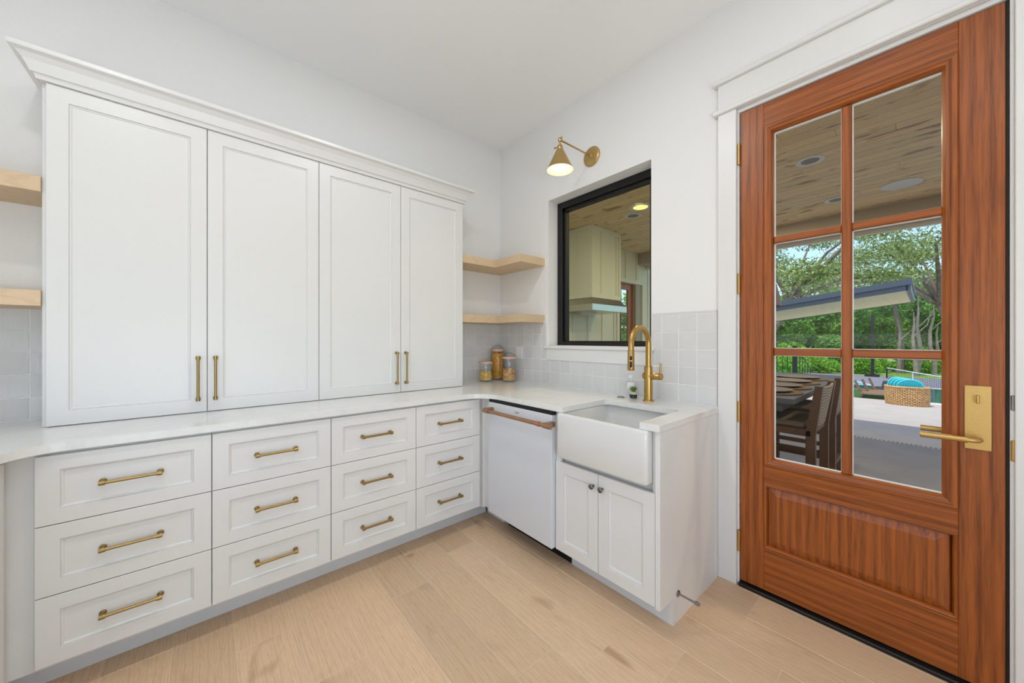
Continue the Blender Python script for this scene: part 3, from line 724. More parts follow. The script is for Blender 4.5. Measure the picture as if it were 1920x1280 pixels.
# ------------------------------------------------------------------ floating shelves
SXF, SYF, SXE = -2.368, 1.845, -2.050
for n, (z0, z1) in enumerate(((1.885, 1.946), (1.416, 1.479))):
    s = thing('corner_shelf', ('upper', 'lower')[n] + ' L-shaped pale oak floating shelf in the corner', 'shelf', (-2.4, 1.9, z0), 'L-shaped corner shelves')
    B().prism([(XW + .0002, 1.5155), (SXF, 1.5155), (SXF, SYF), (XW + .0002, YW - .0002)][:4], z0, z1, .0012).build('shelf_board', 'shelf_oak_y', s)
    B().prism([(SXF, SYF), (SXE, SYF), (SXE, YW - .0002), (XW + .0002, YW - .0002)], z0, z1, .0012).build('shelf_board', 'shelf_oak_x', s)
for n, (z0, z1) in enumerate(((1.882, 1.945), (1.414, 1.478))):
    o = B().box(XW + .0002, -2.360, YF + .0003, -.5175, z0, z1, .0012).build('wall_shelf', 'shelf_oak_y')
    tag(o, ('upper', 'lower')[n] + ' pale oak floating shelf left of the tall cabinets', 'shelf', 'oak wall shelves left of the cabinets')

# ------------------------------------------------------------------ wall sconce
qx, qz = -1.578, 2.600; ay = 1.770
sn = thing('wall_sconce', 'brass swing-arm wall sconce with lit cone shade above the window', 'lamp', (qx, YW, qz))
b = B(); b.lathe([(.070, YW - .0002), (.070, YW - .008), (.064, YW - .013), (.058, YW - .015), (.02, YW - .016), (.016, YW - .024), (.010, YW - .034), (.002, YW - .035)], (qx, 0, qz), 32, 'Y'); pl_ = b.build('wall_plate', 'brass_lamp', sn, smooth=40)
for ang in (.6, 2.6, 4.4): B().lathe([(.004, YW - .0185), (.003, YW - .016)], (qx + .034 * math.cos(ang), 0, qz + .034 * math.sin(ang)), 8, 'Y').build('screw', 'brass_lamp', pl_)
b = B(); b.tube([(qx, YW - .03, qz), (qx, ay, qz - .004)], .0058, 12); b.build('arm', 'brass_lamp', sn, smooth=40)
b = B(); b.lathe([(.001, qz - .020), (.010, qz - .016), (.013, qz - .004), (.010, qz + .008), (.001, qz + .012)], (qx, ay, 0), 14); b.tube([(qx - .004, ay + .02, qz), (qx - .004, ay + .022, qz + .028)], .005, 8); b.build('swivel', 'brass_lamp', sn, smooth=50)
b = B(); b.lathe([(.006, qz - .018), (.007, qz - .035), (.016, qz - .042), (.019, qz - .046), (.019, qz - .062), (.021, qz - .064), (.021, qz - .070), (.016, qz - .074)], (qx, ay, 0), 20); b.tube([(qx, ay, qz - .05), (qx - .03, ay - .012, qz - .05)], .003, 8); b.lathe([(.001, -.006), (.006, -.004), (.006, .004), (.001, .006)], (qx - .032, ay - .013, qz - .05), 10, 'X'); b.build('socket', 'brass_lamp', sn, smooth=40)
b = B(); b.lathe([(.022, qz - .070), (.030, qz - .084), (.086, qz - .200), (.087, qz - .203)], (qx, ay, 0), 40, caps=False); b.build('shade', 'brass_lamp', sn, smooth=40)
b = B(); b.lathe([(.020, qz - .072), (.028, qz - .085), (.0845, qz - .2005), (.087, qz - .2035)], (qx, ay, 0), 40, caps=False); b.build('shade_lining', 'shade_inside', sn, smooth=40)
b = B(); b.lathe([(.010, qz - .075), (.013, qz - .095), (.024, qz - .118), (.026, qz - .132), (.020, qz - .148), (.001, qz - .156)], (qx, ay, 0), 16); b.build('bulb', 'bulb_glow', sn, smooth=60)
lamp('sconce_light', 'POINT', (qx, ay, qz - .175), (0, 0, 0), .35, (1, .86, .66), shadow_soft_size=.03)

# unseen recessed ceiling lights above the viewer
for i, (cx, cy) in enumerate(CANS):
    r_ = thing('unseen_recessed_light', 'unseen round white recessed ceiling light nearest the ' + ('tall cabinets', 'wooden door', 'left wall shelves', 'right wall')[i], 'light', (cx, cy, ZC), 'unseen recessed ceiling lights')
    b = B(); b.lathe([(.085, ZC), (.085, ZC - .004), (.068, ZC - .006), (.066, ZC - .001), (.066, ZC - .0005)], (cx, cy, 0), 28, caps=False); b.build('trim_ring', 'plastic_white', r_, smooth=40)
    b = B(); b.lathe([(.066, ZC - .003), (.001, ZC - .0035)], (cx, cy, 0), 28); b.build('lens', 'lens_glow', r_)

# door stop
ds = thing('door_stop', 'metal rigid door stop sticking out of the white cabinet end panel', 'door stop', (-.735, 1.62, .127))
b = B(); b.lathe([(.014, -.7352), (.014, -.731), (.008, -.727), (.0045, -.725), (.0045, -.655)], (0, 1.62, .127), 14, 'X'); b.build('rod', 'nickel', ds, smooth=40)
b = B(); b.lathe([(.0075, -.660), (.0080, -.655), (.0080, -.645), (.006, -.641)], (0, 1.62, .127), 14, 'X'); b.build('rubber_tip', 'ink_grey', ds, smooth=40)

#EXTERIOR
# ================================================================== outside: covered patio
PF, PC = -.05, 3.05            # patio floor and ceiling heights
YO = YW + WT                   # outer face of the house wall
XP = -3.92                     # patio side wall
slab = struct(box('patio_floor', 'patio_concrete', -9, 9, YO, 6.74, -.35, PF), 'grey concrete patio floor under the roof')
struct(box('terrace_floor', 'concrete', -9, 9, 6.82, 11.35, -.35, PF), 'pale sunlit concrete terrace beyond the patio')
b = B(); b.box(-9, 9, 6.74, 6.82, -.35, PF - .012); strip = struct(b.build('trim_2', 'court_gray'), 'narrow drain strip across the patio floor')
b = B()
for i in range(90): b.box(-2.2 + i * .04, -2.2 + i * .04 + .022, 6.748, 6.812, PF - .012, PF - .001)
b.build('drain_bars', 'concrete', strip, kind='stuff')
# ceiling of pine boards along x
pc = struct(box('patio_ceiling', 'pine_ceiling', XP, 4.2, YO, 6.80, PC + .012, PC + .05), 'pine board ceiling of the patio')
bw = .135; i = 0; y = YO + .003; pme = None
while y < 6.80:
    xs_ = [XP] + sorted(XP + ((i * 1.37) % 2.4) + 2.4 * k for k in range(4)) + [4.2]
    for xa, xb in zip(xs_, xs_[1:]):
        xb = min(xb, 4.2)
        if xb - xa < .05: continue
        o = B().box(xa + .0008, xb - .0008, y + .001, min(y + bw - .003, 6.80), PC, PC + .012, .003).build('ceiling_board', 'pine_ceiling', pc)
        c0 = Vector(((xa + xb) / 2, y, PC)); o.data.transform(Matrix.Translation(-c0)); o.location = c0
    y += bw; i += 1
struct(box('patio_roof', 'roof_metal', -8, 6, YO, 7.30, PC + .06, PC + .30), 'dark roof over the patio')
bm_ = struct(thing('patio_beam', 'beam', 'beam', (0, 6.8, 2.84))); bm_['label'] = 'taupe beam with pale fascia at the patio edge'
B().box(-6, 6, 6.80, 7.14, 2.837, PC + .06).build('beam_board', 'patio_beam_paint', bm_); B().box(-6, 6, 7.14, 7.20, 2.774, PC + .06).build('fascia_board', 'patio_fascia_white', bm_)
# side wall of board and batten, with a glazed door
b = B(); b.box(XP - .2, XP, YO, 6.02, -.3, PC + .06); b.box(XP - .2, XP, 7.02, 7.9, -.3, PC + .06); b.box(XP - .2, XP, 6.02, 7.02, 2.42, PC + .06)
pw = struct(b.build('wall_patio', 'patio_wall_paint'), 'pale board and batten patio wall')
for yb in (2.55, 2.97, 3.40, 3.83, 4.29, 4.736, 5.138, 5.561, 5.945, 7.22, 7.63): B().box(XP, XP + .018, yb - .02, yb + .02, -.04, PC - .002 if yb < 6 else PC + .05, .002).build('batten', 'patio_wall_paint', pw)
for yb in (6.35, 6.761): B().box(XP, XP + .018, yb - .02, yb + .02, 2.50, PC - .002, .002).build('batten', 'patio_wall_paint', pw)
for q in ((6.02, 6.10, -.04, 2.42), (6.955, 7.035, -.04, 2.42), (6.0, 7.055, 2.42, 2.50)): B().box(XP, XP + .026, q[0], q[1], q[2], q[3], .002).build('casing_board', 'patio_wall_paint', pw)
d2 = struct(thing('door_2', 'brown glazed door in the patio side wall', 'door', (XP - .1, 6.5, -.04)))
b = B()
for q in ((6.10, 6.22, -.04, 2.42), (6.565, 6.735, -.04, 2.42), (6.22, 6.565, 2.30, 2.42), (6.22, 6.565, -.04, .5)): b.box(XP - .12, XP - .07, q[0], q[1], q[2], q[3])
b.build('door_frame', 'door_oak_upright', d2)
for q in ((6.30, 6.32, .5, 2.30),): B().box(XP - .11, XP - .075, q[0], q[1], q[2], q[3]).build('muntin', 'door_oak_upright', d2)
for z in (1.13, 1.765): B().box(XP - .108, XP - .077, 6.22, 6.565, z, z + .025).build('muntin', 'door_oak_level', d2)
B().box(XP - .098, XP - .092, 6.22, 6.565, .5, 2.30).build('pane', 'pane_glass', d2)
B().box(XP - .19, XP - .002, 6.735, 6.955, -.04, 2.42).build('door_jamb', 'door_reveal', d2)
# range hood
hd = thing('range_hood', 'cream panelled outdoor range hood with steel canopy seen through the window', 'range hood', (XP, 4.87, 1.73))
hx, ha, hb = -3.35, 4.475, 5.262
B().box(XP + .019, hx, ha, hb, 1.93, PC - .001, .003).build('hood_box', 'patio_wall_paint', hd)
T = frame((hx, 0, 0), (0, 1, 0), (1, 0, 0))
for q in ((ha, ha + .05, 1.93, PC - .002), (hb - .05, hb, 1.93, PC - .002), (ha + .05, hb - .05, 1.93, 2.0), (ha + .05, hb - .05, PC - .07, PC - .002)): B(T).box(q[0], q[1], q[2], q[3], 0, .014, .002).build('trim_board', 'patio_wall_paint', hd)
for yb in (4.738, 5.154): B(T).box(yb - .02, yb + .02, 2.0, PC - .07, 0, .014, .002).build('batten', 'patio_wall_paint', hd)
T = frame((0, ha, 0), (1, 0, 0), (0, -1, 0))
for q in ((XP + .02, XP + .08, 1.93, PC - .002), (hx - .05, hx, 1.93, PC - .002), (XP + .08, hx - .05, 1.93, 2.0), (XP + .08, hx - .05, PC - .07, PC - .002), (-3.66, -3.62, 2.0, PC - .07)): B(T).box(q[0], q[1], q[2], q[3], 0, .012, .002).build('trim_board', 'patio_wall_paint', hd)
b = B(); R4 = lambda i, z: [(XP + .019, ha - i, z), (hx + i, ha - i, z), (hx + i, hb + i, z), (XP + .019, hb + i, z)]
b.loops([R4(.0, 1.93), R4(.075, 1.825), R4(.075, 1.73)], True, True); cn = b.build('steel_canopy', 'stainless', hd)
b = B(); b.lathe([(.13, 1.73), (.125, 1.70), (.10, 1.69)], (-3.62, 4.75, 0), 20); b.build('filter_cup', 'can_trim', hd, smooth=40)
# ceiling fittings of the patio
def pcan(x, y, r, lab, glow):
    t_ = thing('patio_downlight', lab, 'light', (x, y, PC), 'round fittings in the patio ceiling')
    b = B(); b.lathe([(r, PC), (r, PC - .006), (r * .66, PC - .008), (r * .60, PC - .001)], (x, y, 0), 28, caps=False); b.build('trim_ring', 'can_trim', t_, smooth=40)
    b = B(); b.lathe([(r * .63, PC - .004), (.001, PC - .0035)], (x, y, 0), 24); b.build('lens', 'can_glow' if glow else 'can_inside', t_)
pcan(-.754, 4.535, .115, 'unlit recessed downlight in pine ceiling seen in the upper left door pane', False)
pcan(-.748, 6.045, .115, 'unlit recessed downlight near the beam behind the door muntin', False)
pcan(-2.492, 4.399, .15, 'glowing amber downlight in pine ceiling seen through the window', True)
pcan(-2.733, 4.62, .12, 'unlit recessed downlight above the range hood in the window', False)
b = B(); b.lathe([(.17, PC), (.17, PC - .006), (.165, PC - .008), (.001, PC - .009)], (-.191, 6.008, 0), 32); tag(b.build('ceiling_speaker', 'can_trim', smooth=40), 'plain round grey ceiling speaker in the upper right door pane', 'speaker')
# pendant over the dining table
qx2, qy2 = -1.225, 4.35
pn = thing('pendant_lamp', 'brown wooden dome pendant cut by the left edge of the door glass', 'lamp', (qx2, qy2, PC))
b = B(); b.lathe([(.02, 2.10), (.06, 2.09), (.13, 2.05), (.185, 1.97), (.238, 1.83), (.268, 1.70), (.275, 1.62), (.265, 1.62), (.255, 1.70), (.225, 1.83), (.17, 1.96), (.12, 2.03), (.02, 2.08)], (qx2, qy2, 0), 36, caps=False); b.build('shade', 'stool_wood', pn, smooth=50)
b = B(); b.tube([(qx2, qy2, 2.08), (qx2, qy2, PC - .02)], .006, 8); b.lathe([(.06, PC - .025), (.06, PC)], (qx2, qy2, 0), 20); b.build('cord', 'black_metal', pn)

# bar table, plates, stools
tb_ = thing('bar_table', 'dark slate bar-height dining table on the patio', 'table', (-1.08, 3.9, PF))
B().box(-1.62, -.552, 2.818, 5.05, .862, .900, .004).build('tabletop', 'table_slate', tb_)
B().box(-1.55, -.63, 2.90, 4.97, .80, .862).build('apron', 'table_slate', tb_)
for y in (3.5, 4.4):
    B().box(-1.20, -1.08, y, y + .12, PF, .80, .003).build('pedestal', 'table_slate', tb_)
for i, (cx, cy) in enumerate(((-.745, 3.10), (-.76, 3.48), (-.775, 3.90), (-.785, 4.34))):
    o4 = ('nearest of the row', 'second of the row', 'third of the row', 'farthest of the row')[i]
    b = B(); b.lathe([(.001, .9005), (.19, .9005), (.195, .906), (.19, .911), (.001, .909)], (cx, cy, 0), 32); tag(b.build('placemat', 'mat_seagrass', smooth=40), 'round dark woven placemat on the slate table, ' + o4, 'placemat', 'round placemats on the bar table')
    b = B(); b.lathe([(.001, .9115), (.10, .9115), (.165, .921), (.17, .926), (.16, .925), (.10, .918), (.001, .917)], (cx - .03, cy - .02, 0), 32); tag(b.build('plate', 'plate_stone', smooth=40), 'stone-coloured plate on a woven placemat, ' + o4, 'plate', 'plates on the bar table')
def stool(y0, lab):
    s = thing('bar_stool', lab, 'stool', (-.70, y0 + .25, PF), 'wooden bar stools along the table')
    xb, xf, y1 = -.50, -.98, y0 + .50
    B().box(xf, xb + .01, y0, y1, .64, .685, .006).build('seat_frame', 'stool_wood', s); B().box(xf + .01, xb - .02, y0 + .02, y1 - .02, .685, .725, .015, ).build('seat_cushion', 'cushion_taupe', s)
    for y in (y0, y1 - .042):
        B().loops([[(xb - .02 + i * (.05), y + j * .042, z) for i, j in ((0, 0), (1, 0), (1, 1), (0, 1))] if z < .7 else [(xb - .02 + .05 * (z - .66) / .33 + i * .04, y + j * .042, z) for i, j in ((0, 0), (1, 0), (1, 1), (0, 1))] for z in (PF, .66, .975)]).build('leg', 'stool_wood', s)
        B().box(xf, xf + .045, y, y + .042, PF, .64, .003).build('leg', 'stool_wood', s)
        B().box(xf + .04, xb, y + .008, y + .034, .20, .235).build('stretcher', 'stool_wood', s); B().box(xf + .04, xb, y + .008, y + .034, .42, .45).build('stretcher', 'stool_wood', s)
    B().box(xf + .008, xf + .036, y0 + .04, y1 - .04, .26, .295).build('stretcher', 'stool_wood', s); B().box(xb - .01, xb + .018, y0 + .04, y1 - .04, .26, .295).build('stretcher', 'stool_wood', s)
    b = B(); n = 8; a_, c_ = [], []
    for k in range(n + 1):
        yy = y0 + .042 + (y1 - y0 - .084) * k / n; sag = .018 * math.sin(PI * k / n)
        a_.append((xb + sag, yy)); c_.append((xb + .045 + sag, yy))
    b.loops([[(x, y, .70) for x, y in a_] + [(x + .016, y, .70) for x, y in a_[::-1]], [(x, y, .965) for x, y in c_] + [(x + .016, y, .965) for x, y in c_[::-1]]]).build('woven_back', 'woven_cord', s)
stool(2.985, 'wooden bar stool with woven back, nearest to the door glass'); stool(3.745, 'wooden bar stool with woven back, second from the door glass')

# ================================================================== terrace things
bk = thing('rattan_basket', 'large oval rattan basket holding turquoise foam floats', 'basket', (-.27, 10.85, PF))
bx_, by_, brx, bry, bh = -.27, 10.85, .31, .22, .37
el = lambda k, n, s=1.0: (bx_ + brx * s * math.cos(2 * PI * k / n), by_ + bry * s * math.sin(2 * PI * k / n))
b = B(); NS = 56
for k in range(NS):
    b.tube([(*el(k, NS, .95), PF + .01), (*el(k, NS, 1.0), PF + .2), (*el(k, NS, .985), PF + bh)], .008, 5)
b.build('stakes', 'rattan', bk, kind='stuff')
b = B()
for r in range(14):
    z = PF + .012 + r * .0258; s0 = .95 + .05 * math.sin(min(1, r / 8) * PI / 2)
    pth = [(*el(k, NS * 2, s0 + (.018 if (k // 2 + r) % 2 else -.014)), z) for k in range(NS * 2 + 1)]
    b.tube(pth, .0085, 5, False)
b.build('weave', 'rattan', bk, kind='stuff')
b = B(); b.tube([(*el(k, 48, 1.0), PF + bh) for k in range(49)], .017, 8, False); b.build('rim', 'rattan', bk, smooth=60)
b = B(); b.loops([[(*el(k, 40, .90), PF + .004) for k in range(40)], [(*el(k, 40, .95), PF + .2), ] * 0 or [(*el(k, 40, .955), PF + .2) for k in range(40)], [(*el(k, 40, .95), PF + bh - .01) for k in range(40)]], True, False); b.build('liner', 'rattan_inner', bk)
for i, (cx, cy, w_, nm) in enumerate(((-.405, 10.97, .135, 'leftmost of the four'), (-.345, 10.90, .155, 'second from the left'), (-.285, 10.83, .165, 'third from the left'), (-.222, 10.76, .178, 'rightmost and nearest of the four'))):
    Tm = Matrix.Translation((cx, cy, PF + .02)) @ Matrix.Rotation(.10, 4, 'Z')
    zt = .52 - i * .006; b = B(Tm); ar = [(w_ * math.cos(PI * k / 16), .36 + (zt - .36) * math.sin(PI * k / 16)) for k in range(17)] + [(-w_, .0), (w_, .0)]
    rim = lambda q: [(x * q, .36 + (z - .36) * q if z > .36 else z) for x, z in ar]
    b.loops([[(x, -.022, z) for x, z in rim(.94)], [(x, -.014, z) for x, z in ar], [(x, .014, z) for x, z in ar], [(x, .022, z) for x, z in rim(.94)]], True, True)
    fo = b.build('foam_float', 'float_foam'); B(Tm).tube([(x * 1.0, -.006, z) for x, z in ar[:17]], .016, 6).build('rim', 'float_rim', fo, smooth=60)
    tag(fo, 'turquoise foam pool float standing in the basket, ' + nm, 'pool float', 'turquoise floats in the basket')
# pool
pool = struct(box('pool_water', 'pool_water', .02, 7, 11.62, 15.6, -.6, -.11), 'dark teal pool water')
b = B(); b.box(-.28, 7.3, 11.35, 11.62, -.6, PF); b.box(-.28, .02, 11.62, 15.6, -.6, PF - .02); b.box(-.28, 7.3, 15.6, 15.75, -.6, -.10); struct(b.build('pool_edge', 'coping'), 'pale coping around the pool')
struct(box('turf_bed', 'turf_green', -9, -.28, 11.35, 13.6, -.6, -.085), 'green turf strip beyond the terrace')
struct(box('terrace_wall', 'coping', -9, 7.3, 15.75, 15.85, -2.3, -.2), 'retaining wall below the pool'); struct(box('terrace_bank', 'earth', -9, -.28, 13.6, 15.75, -2.3, -.16), 'earth bank beyond the turf')
# wooden loungers on the turf
def lounger(x, y, lab):
    s = thing('wooden_lounger', lab, 'lounger', (x, y, -.085), 'wooden loungers beyond the terrace')
    for i in range(9): B().box(x - .05, x + .60, y + i * .13, y + i * .13 + .10, .02, .045, .003).build('slat', 'lounger_wood', s)
    for xx in (x - .04, x + .55):
        B().box(xx, xx + .04, y, y + 1.15, -.03, .02).build('side_rail', 'lounger_wood', s)
        for yy in (y + .05, y + 1.05): B().box(xx, xx + .04, yy, yy + .05, -.085, -.03).build('leg', 'lounger_wood', s)
    for i in range(3):
        Tm = Matrix.Translation((x - .04 + i * .085, y + .1 + i * .45, .04)) @ Matrix.Rotation(-.35, 4, 'Y')
        B(Tm).box(-.02, .02, 0, .10, 0, .30, .003).build('arm_post', 'lounger_wood', s)
    return s
lounger(-.97, 11.50, 'weathered wooden slat lounger left of the rattan basket')
b = B(Matrix.Translation((-.76, 12.66, -.084)) @ Matrix.Rotation(.26, 4, 'X')); b.box(0, .5, 0, .9, 0, .06, .015); tag(b.build('lounger_cushion', 'lounger_black'), 'black cushion pad behind the wooden lounger', 'cushion')
# black railing with a stair rail
rl = thing('metal_railing', 'black vertical bar railing beyond the patio table', 'railing', (-3.2, 12.2, -.085))
for z in (.06, 1.02): B().box(-6.0, -2.36, 12.18, 12.22, z, z + .04).build('rail', 'rail_black', rl)
for i in range(30): B().box(-6.0 + i * .12, -5.985 + i * .12, 12.193, 12.207, .08, 1.02).build('bar', 'rail_black', rl)
B().box(-2.40, -2.30, 12.15, 12.25, -.085, 1.12, .004).build('post', 'rail_black', rl)
b = B(); b.loops([[(-2.30, 12.18, 1.06), (-2.30, 12.22, 1.06), (-2.30, 12.22, 1.02), (-2.30, 12.18, 1.02)], [(-1.98, 12.18, .44), (-1.98, 12.22, .44), (-1.98, 12.22, .40), (-1.98, 12.18, .40)]]); b.build('stair_rail', 'rail_black', rl)
for i in range(5):
    x = -2.25 + i * .055; B().box(x, x + .014, 12.193, 12.207, -.05, 1.0 - (x + 2.30) * 1.94).build('bar', 'rail_black', rl)

# second roof beyond the pool, sloping down to the left
rf = thing('pavilion_roof', 'pine soffit pavilion roof with dark blue fascia beyond the pool', 'roof', (-4.5, 16.3, 2.3))
SL = .133
zs = lambda x: 2.60 - SL * (-.34 - x)
def slab_(x0, x1, y0, y1, lo, hi, name, mat):
    b = B(); b.loops([[(x0, y0, zs(x0) + lo), (x0, y1, zs(x0) + lo), (x0, y1, zs(x0) + hi), (x0, y0, zs(x0) + hi)], [(x1, y0, zs(x1) + lo), (x1, y1, zs(x1) + lo), (x1, y1, zs(x1) + hi), (x1, y0, zs(x1) + hi)]]); return b.build(name, mat, rf)
for i in range(36):
    xa = -8.6 + i * .229; slab_(xa, xa + .226, 14.05, 18.65, .0, .03, 'soffit_board', 'soffit_pine')
slab_(-8.6, -.33, 14.0, 14.05, -.02, .16, 'fascia_board', 'roof_metal'); slab_(-8.65, -.25, 13.94, 14.0, .12, .27, 'drip_edge', 'roof_metal')
slab_(-.36, -.28, 14.0, 18.7, -.02, .16, 'fascia_board', 'roof_metal'); slab_(-8.6, -.33, 18.65, 18.7, -.02, .16, 'fascia_board', 'roof_metal'); slab_(-8.65, -.25, 13.96, 18.7, .20, .27, 'roof_deck', 'roof_metal')
for x in (-6.2, -8.2):
    for y in (14.6, 18.0): B().box(x, x + .2, y, y + .2, -2.1, zs(x)).build('post', 'roof_metal', rf)
b = B(); b.lathe([(.08, zs(-2.3) - .012), (.08, zs(-2.3) + .002)], (-2.3, 15.6, 0), 18); b.build('soffit_light', 'plastic_white', rf)

# lower terrace: court, grass, wood
GZ = -2.1
struct(box('bounce_slab', 'coping', -14, 6, 15.85, 30.5, GZ, GZ + .02), 'unseen pale slab added to bounce light up to the pavilion')  # hidden slab, added to bounce neutral light onto the pavilion soffit
struct(box('lower_lawn', 'grass', -70, 60, 15.85, 120, GZ - .4, GZ), 'sloping lawn below the terrace')
ct = struct(box('sport_court', 'court_gray', -26, 10, 31, 47.6, GZ, GZ + .02), 'grey and turquoise sport court')
b = B(); b.loops([[(-22, 33, GZ + .021), (-1.0, 33, GZ + .021), (-4.2, 41.2, GZ + .021), (-22, 41.2, GZ + .021)], [(-22, 33, GZ + .026), (-1.0, 33, GZ + .026), (-4.2, 41.2, GZ + .026), (-22, 41.2, GZ + .026)]]); b.build('court_field', 'court_blue', ct)
B().box(.9, 9, 38, 44, GZ + .021, GZ + .026).build('court_field', 'court_blue', ct)
b = B(); b.loops([[(-1.1, 33, GZ + .027), (-.95, 33, GZ + .027), (-4.15, 41.2, GZ + .027), (-4.3, 41.2, GZ + .027)], [(-1.1, 33, GZ + .032), (-.95, 33, GZ + .032), (-4.15, 41.2, GZ + .032), (-4.3, 41.2, GZ + .032)]]); b.box(-22, -3.0, 37.4, 37.55, GZ + .027, GZ + .032); b.box(.8, .95, 38, 44, GZ + .027, GZ + .032); b.build('court_line', 'line_white', ct)
nn = thing('court_net', 'low sport net with white top tape behind the floats', 'net', (-.8, 41, GZ))
P0, P1 = Vector((-2.30, 45.3, 0)), Vector((.9, 36.0, 0))
b = B()
for k in range(41):
    p = P0.lerp(P1, k / 40); b.tube([(p.x, p.y, GZ + .05), (p.x, p.y, GZ + .9)], .006, 4)
for k in range(7): b.tube([(P0.x, P0.y, GZ + .08 + k * .13), (P1.x, P1.y, GZ + .08 + k * .13)], .006, 4)
b.build('net_mesh', 'rail_black', nn, kind='stuff')
b = B(); b.tube([(P0.x, P0.y, GZ + .92), (P1.x, P1.y, GZ + .92)], .035, 6); b.build('top_tape', 'line_white', nn)
for p, nm in ((P0, 'net_post'), (P1, 'net_post')): B().lathe([(.05, GZ + .02), (.05, GZ + .98)], (p.x, p.y, 0), 10).build(nm, 'rail_black', nn)
p = P0.lerp(P1, .5); B().box(p.x - .03, p.x + .03, p.y - .02, p.y + .02, GZ + .02, GZ + .9).build('centre_strap', 'line_white', nn)
ps = thing('court_post', 'black square post with base at the court edge', 'post', (-3.25, 46.3, GZ))
B().box(-3.36, -3.14, 46.2, 46.4, GZ + .15, 3.6).build('shaft', 'rail_black', ps); B().box(-3.75, -2.80, 45.9, 46.7, GZ + .02, GZ + .20).build('base', 'rail_black', ps)

# ------------------------------------------------------------------ trees
def leaves(name, mat, centres, radii, counts, size, parent):
    """leaf blades scattered through blobs of foliage"""
    P = []
    for c, r, n in zip(centres, radii, counts):
        d = RNG.normal(size=(n, 3)); d /= np.linalg.norm(d, axis=1)[:, None]
        P.append(np.array(c) + d * np.array(r) * (RNG.random((n, 1)) ** .42))
    P = np.concatenate(P); n = len(P)
    a = RNG.normal(size=(n, 3)); a /= np.linalg.norm(a, axis=1)[:, None]
    q = RNG.normal(size=(n, 3)); q[:, 2] += .6; bb = np.cross(a, q); bb /= np.linalg.norm(bb, axis=1)[:, None] + 1e-9
    s = size * (.6 + .8 * RNG.random((n, 1)))
    V = np.stack([P - a * s, P + bb * s * .45, P + a * s, P - bb * s * .45], 1).reshape(-1, 3) - np.array(parent.location)
    me = bpy.data.meshes.new(name); me.vertices.add(4 * n); me.vertices.foreach_set('co', V.astype(np.float32).ravel())
    me.loops.add(4 * n); me.loops.foreach_set('vertex_index', np.arange(4 * n, dtype=np.int32)); me.polygons.add(n)
    me.polygons.foreach_set('loop_start', np.arange(0, 4 * n, 4, dtype=np.int32)); me.update(); me.validate()
    me.materials.append(MATS[mat]); o = bpy.data.objects.new(name, me); COL.objects.link(o); o.parent = parent; o['kind'] = 'stuff'; return o
def tree(name, label, x, y, z0, h, spread, nb, nl, leaf, bark, ls, trunk_r, lean=(0, 0), low=.35, group='trees beyond the court', flat=.55):
    t_ = thing(name, label, 'tree', (x, y, z0), group)
    rnd = random.Random(int(x * 131 + y * 17)); b = B(); cen, rad = [], []
    fork = z0 + h * low; top = Vector((x + lean[0] * .5, y + lean[1] * .5, fork))
    b.tube([(x, y, z0), (x + lean[0] * .15 + rnd.uniform(-.2, .2), y, z0 + h * low * .5), top], [trunk_r, trunk_r * .8, trunk_r * .7], 8)
    for k in range(nb):
        a = 2 * PI * k / nb + rnd.uniform(-.4, .4); rr = spread * rnd.uniform(.45, 1.0); zz_ = z0 + h * rnd.uniform(low + .10, 1.0)
        e = Vector((x + lean[0] + rr * math.cos(a), y + lean[1] + rr * math.sin(a), zz_)); m = top.lerp(e, .5) + Vector((rnd.uniform(-.6, .6), rnd.uniform(-.6, .6), rnd.uniform(-.1, .8)))
        b.tube([top, top.lerp(m, .5) + Vector((0, 0, .2)), m, m.lerp(e, .6) + Vector((rnd.uniform(-.3, .3), 0, rnd.uniform(-.3, .3))), e], [trunk_r * .45, trunk_r * .32, trunk_r * .24, trunk_r * .14, trunk_r * .06], 6)
        for q in (.62, .85, 1.05):
            c = m.lerp(e, q) + Vector((rnd.uniform(-.5, .5), rnd.uniform(-.5, .5), rnd.uniform(-.3, .4))); s = spread * rnd.uniform(.22, .38); cen.append(c); rad.append((s, s, s * flat))
    b.build('trunk', bark, t_, smooth=60)
    leaves('foliage', leaf, cen, rad, [max(1, nl // len(cen))] * len(cen), ls, t_)
def at(u, d):  # a spot on the lower ground seen under angle u at depth d
    k = (u - 960) / F_PX; return ((-math.sin(YAW) + math.cos(YAW) * k) * d, (math.cos(YAW) + math.sin(YAW) * k) * d)
for u, d, h, sp, ln, lab in ((1405, 20, 10.2, 4.2, (3.4, 1.5), 'spreading live oak behind the pavilion roof, left of the door mullion'), (1690, 37, 13.5, 5.5, (-1.0, 0), 'spreading live oak above the pavilion roof, behind the right middle pane'), (1840, 19, 10.2, 4.2, (-2.8, -.5), 'spreading live oak reaching in from the right of the door glass')):
    x, y = at(u, d); tree('live_oak', lab, x, y, GZ, h, sp, 12, 11000, 'leaf_oak', 'bark', .085, .26, lean=ln, low=.52, flat=.42, group='live oaks beyond the terrace')
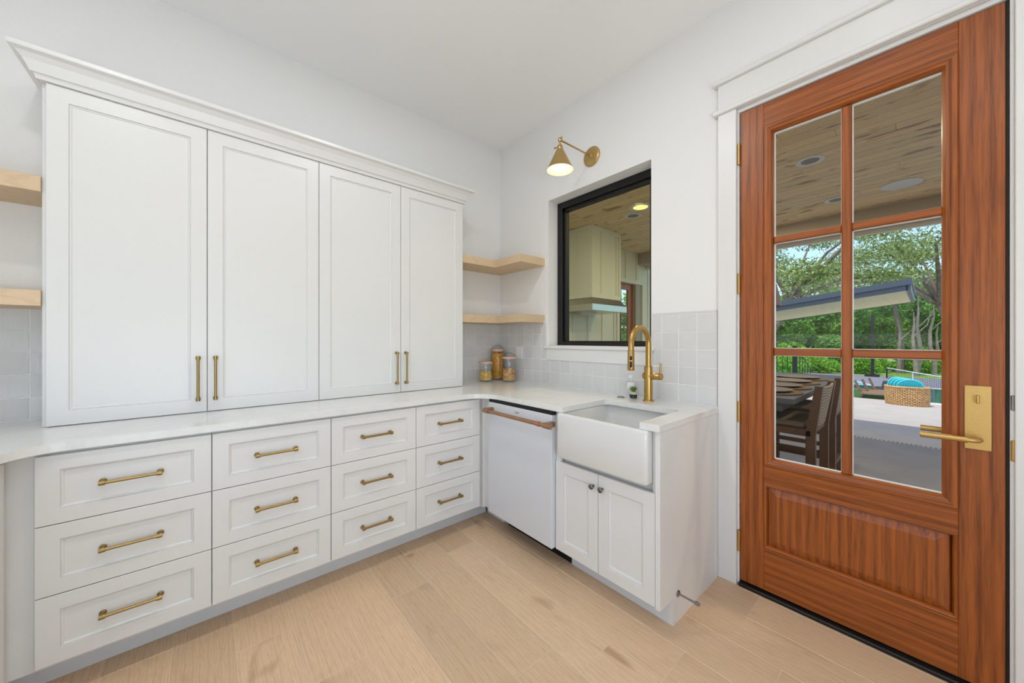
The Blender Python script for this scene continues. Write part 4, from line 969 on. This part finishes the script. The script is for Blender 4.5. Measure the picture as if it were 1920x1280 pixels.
for k, (u, d, h, sp) in enumerate(((1425, 40, 8.0, 3.6), (1480, 42, 9.0, 3.6), (1535, 40, 8.2, 3.6), (1590, 44, 9.5, 3.8), (1650, 42, 8.5, 3.6), (1705, 44, 9.5, 3.8), (1765, 41, 8.6, 3.6), (1825, 43, 9, 3.6), (1455, 50, 9.5, 5), (1545, 50, 9.5, 5), (1630, 50, 9.5, 5), (1720, 50, 9.5, 5), (1800, 50, 9.5, 5))):
    x, y = at(u, d); tree('woodland_tree', 'dense green woodland tree behind the court, ' + ('first of the front row', 'second of the front row', 'third of the front row', 'fourth of the front row', 'fifth of the front row', 'sixth of the front row', 'seventh of the front row', 'eighth of the front row', 'first of the back row', 'second of the back row', 'third of the back row', 'fourth of the back row', 'fifth of the back row')[k] + ' from the left', x, y, GZ, h, sp, 10, 15000, 'leaf_wood', 'bark_pale' if k % 2 else 'bark', .17, .16, low=.10, flat=.8, group='woodland trees behind the court')
for k, (u, d, r) in enumerate(((1462, 33, 1.9), (1512, 34, 2.3), (1545, 36, 1.5), (1612, 35.5, 1.6), (1650, 36.5, 1.3), (1700, 37, 1.2), (1735, 36, 1.3), (1772, 37, 1.4), (1585, 37, 1.5))):
    x, y = at(u, d); s = thing('bright_shrub', 'bright green leafy shrub at the wood edge, ' + ('first', 'second', 'third', 'fifth', 'sixth', 'seventh', 'eighth', 'ninth', 'fourth')[k] + ' from the left', 'shrub', (x, y, GZ), 'bright shrubs along the wood edge')
    leaves('foliage', 'leaf_bright', [(x + random.uniform(-.7, .7) * r, y, GZ + r * random.uniform(.35, 1.0)) for _ in range(6)], [(r * .55, r * .55, r * .45)] * 6, [420] * 6, .13, s)
for k, (u, d, h) in enumerate(((1714, 33.5, 6), (1722, 34, 7.5), (1748, 34, 7), (1686, 36, 5.5), (1760, 37, 5))):
    x, y = at(u, d); t_ = thing('bare_trunk', 'pale crooked tree trunk behind the net, ' + ('second', 'third', 'fourth', 'leftmost', 'rightmost')[k] + ' of five', 'tree', (x, y, GZ), 'pale trunks behind the net')
    rnd = random.Random(k); pt = [(x + rnd.uniform(-.16, .16), y, GZ + h * i / 5) for i in range(6)]
    b = B(); b.tube(pt, [.19, .16, .15, .12, .08, .03], 8); m = pt[3]; b.tube([m, (m[0] + .9, m[1], m[2] + 1.2), (m[0] + 1.1, m[1], m[2] + 2.4)], [.07, .05, .02], 6); b.build('trunk', 'bark_pale', t_, smooth=60)
x, y = -8.2, 13.2
tree('garden_tree', 'low leafy garden tree seen through the glazed patio door', x, y, -.3, 3.2, 2.2, 9, 6000, 'leaf_wood', 'bark', .10, .12, low=.1, flat=.9, group='garden trees beside the patio')
struct(box('side_lawn', 'grass', -30, XP - .25, YO, 15.8, -.6, -.3), 'lawn beside the patio wall')
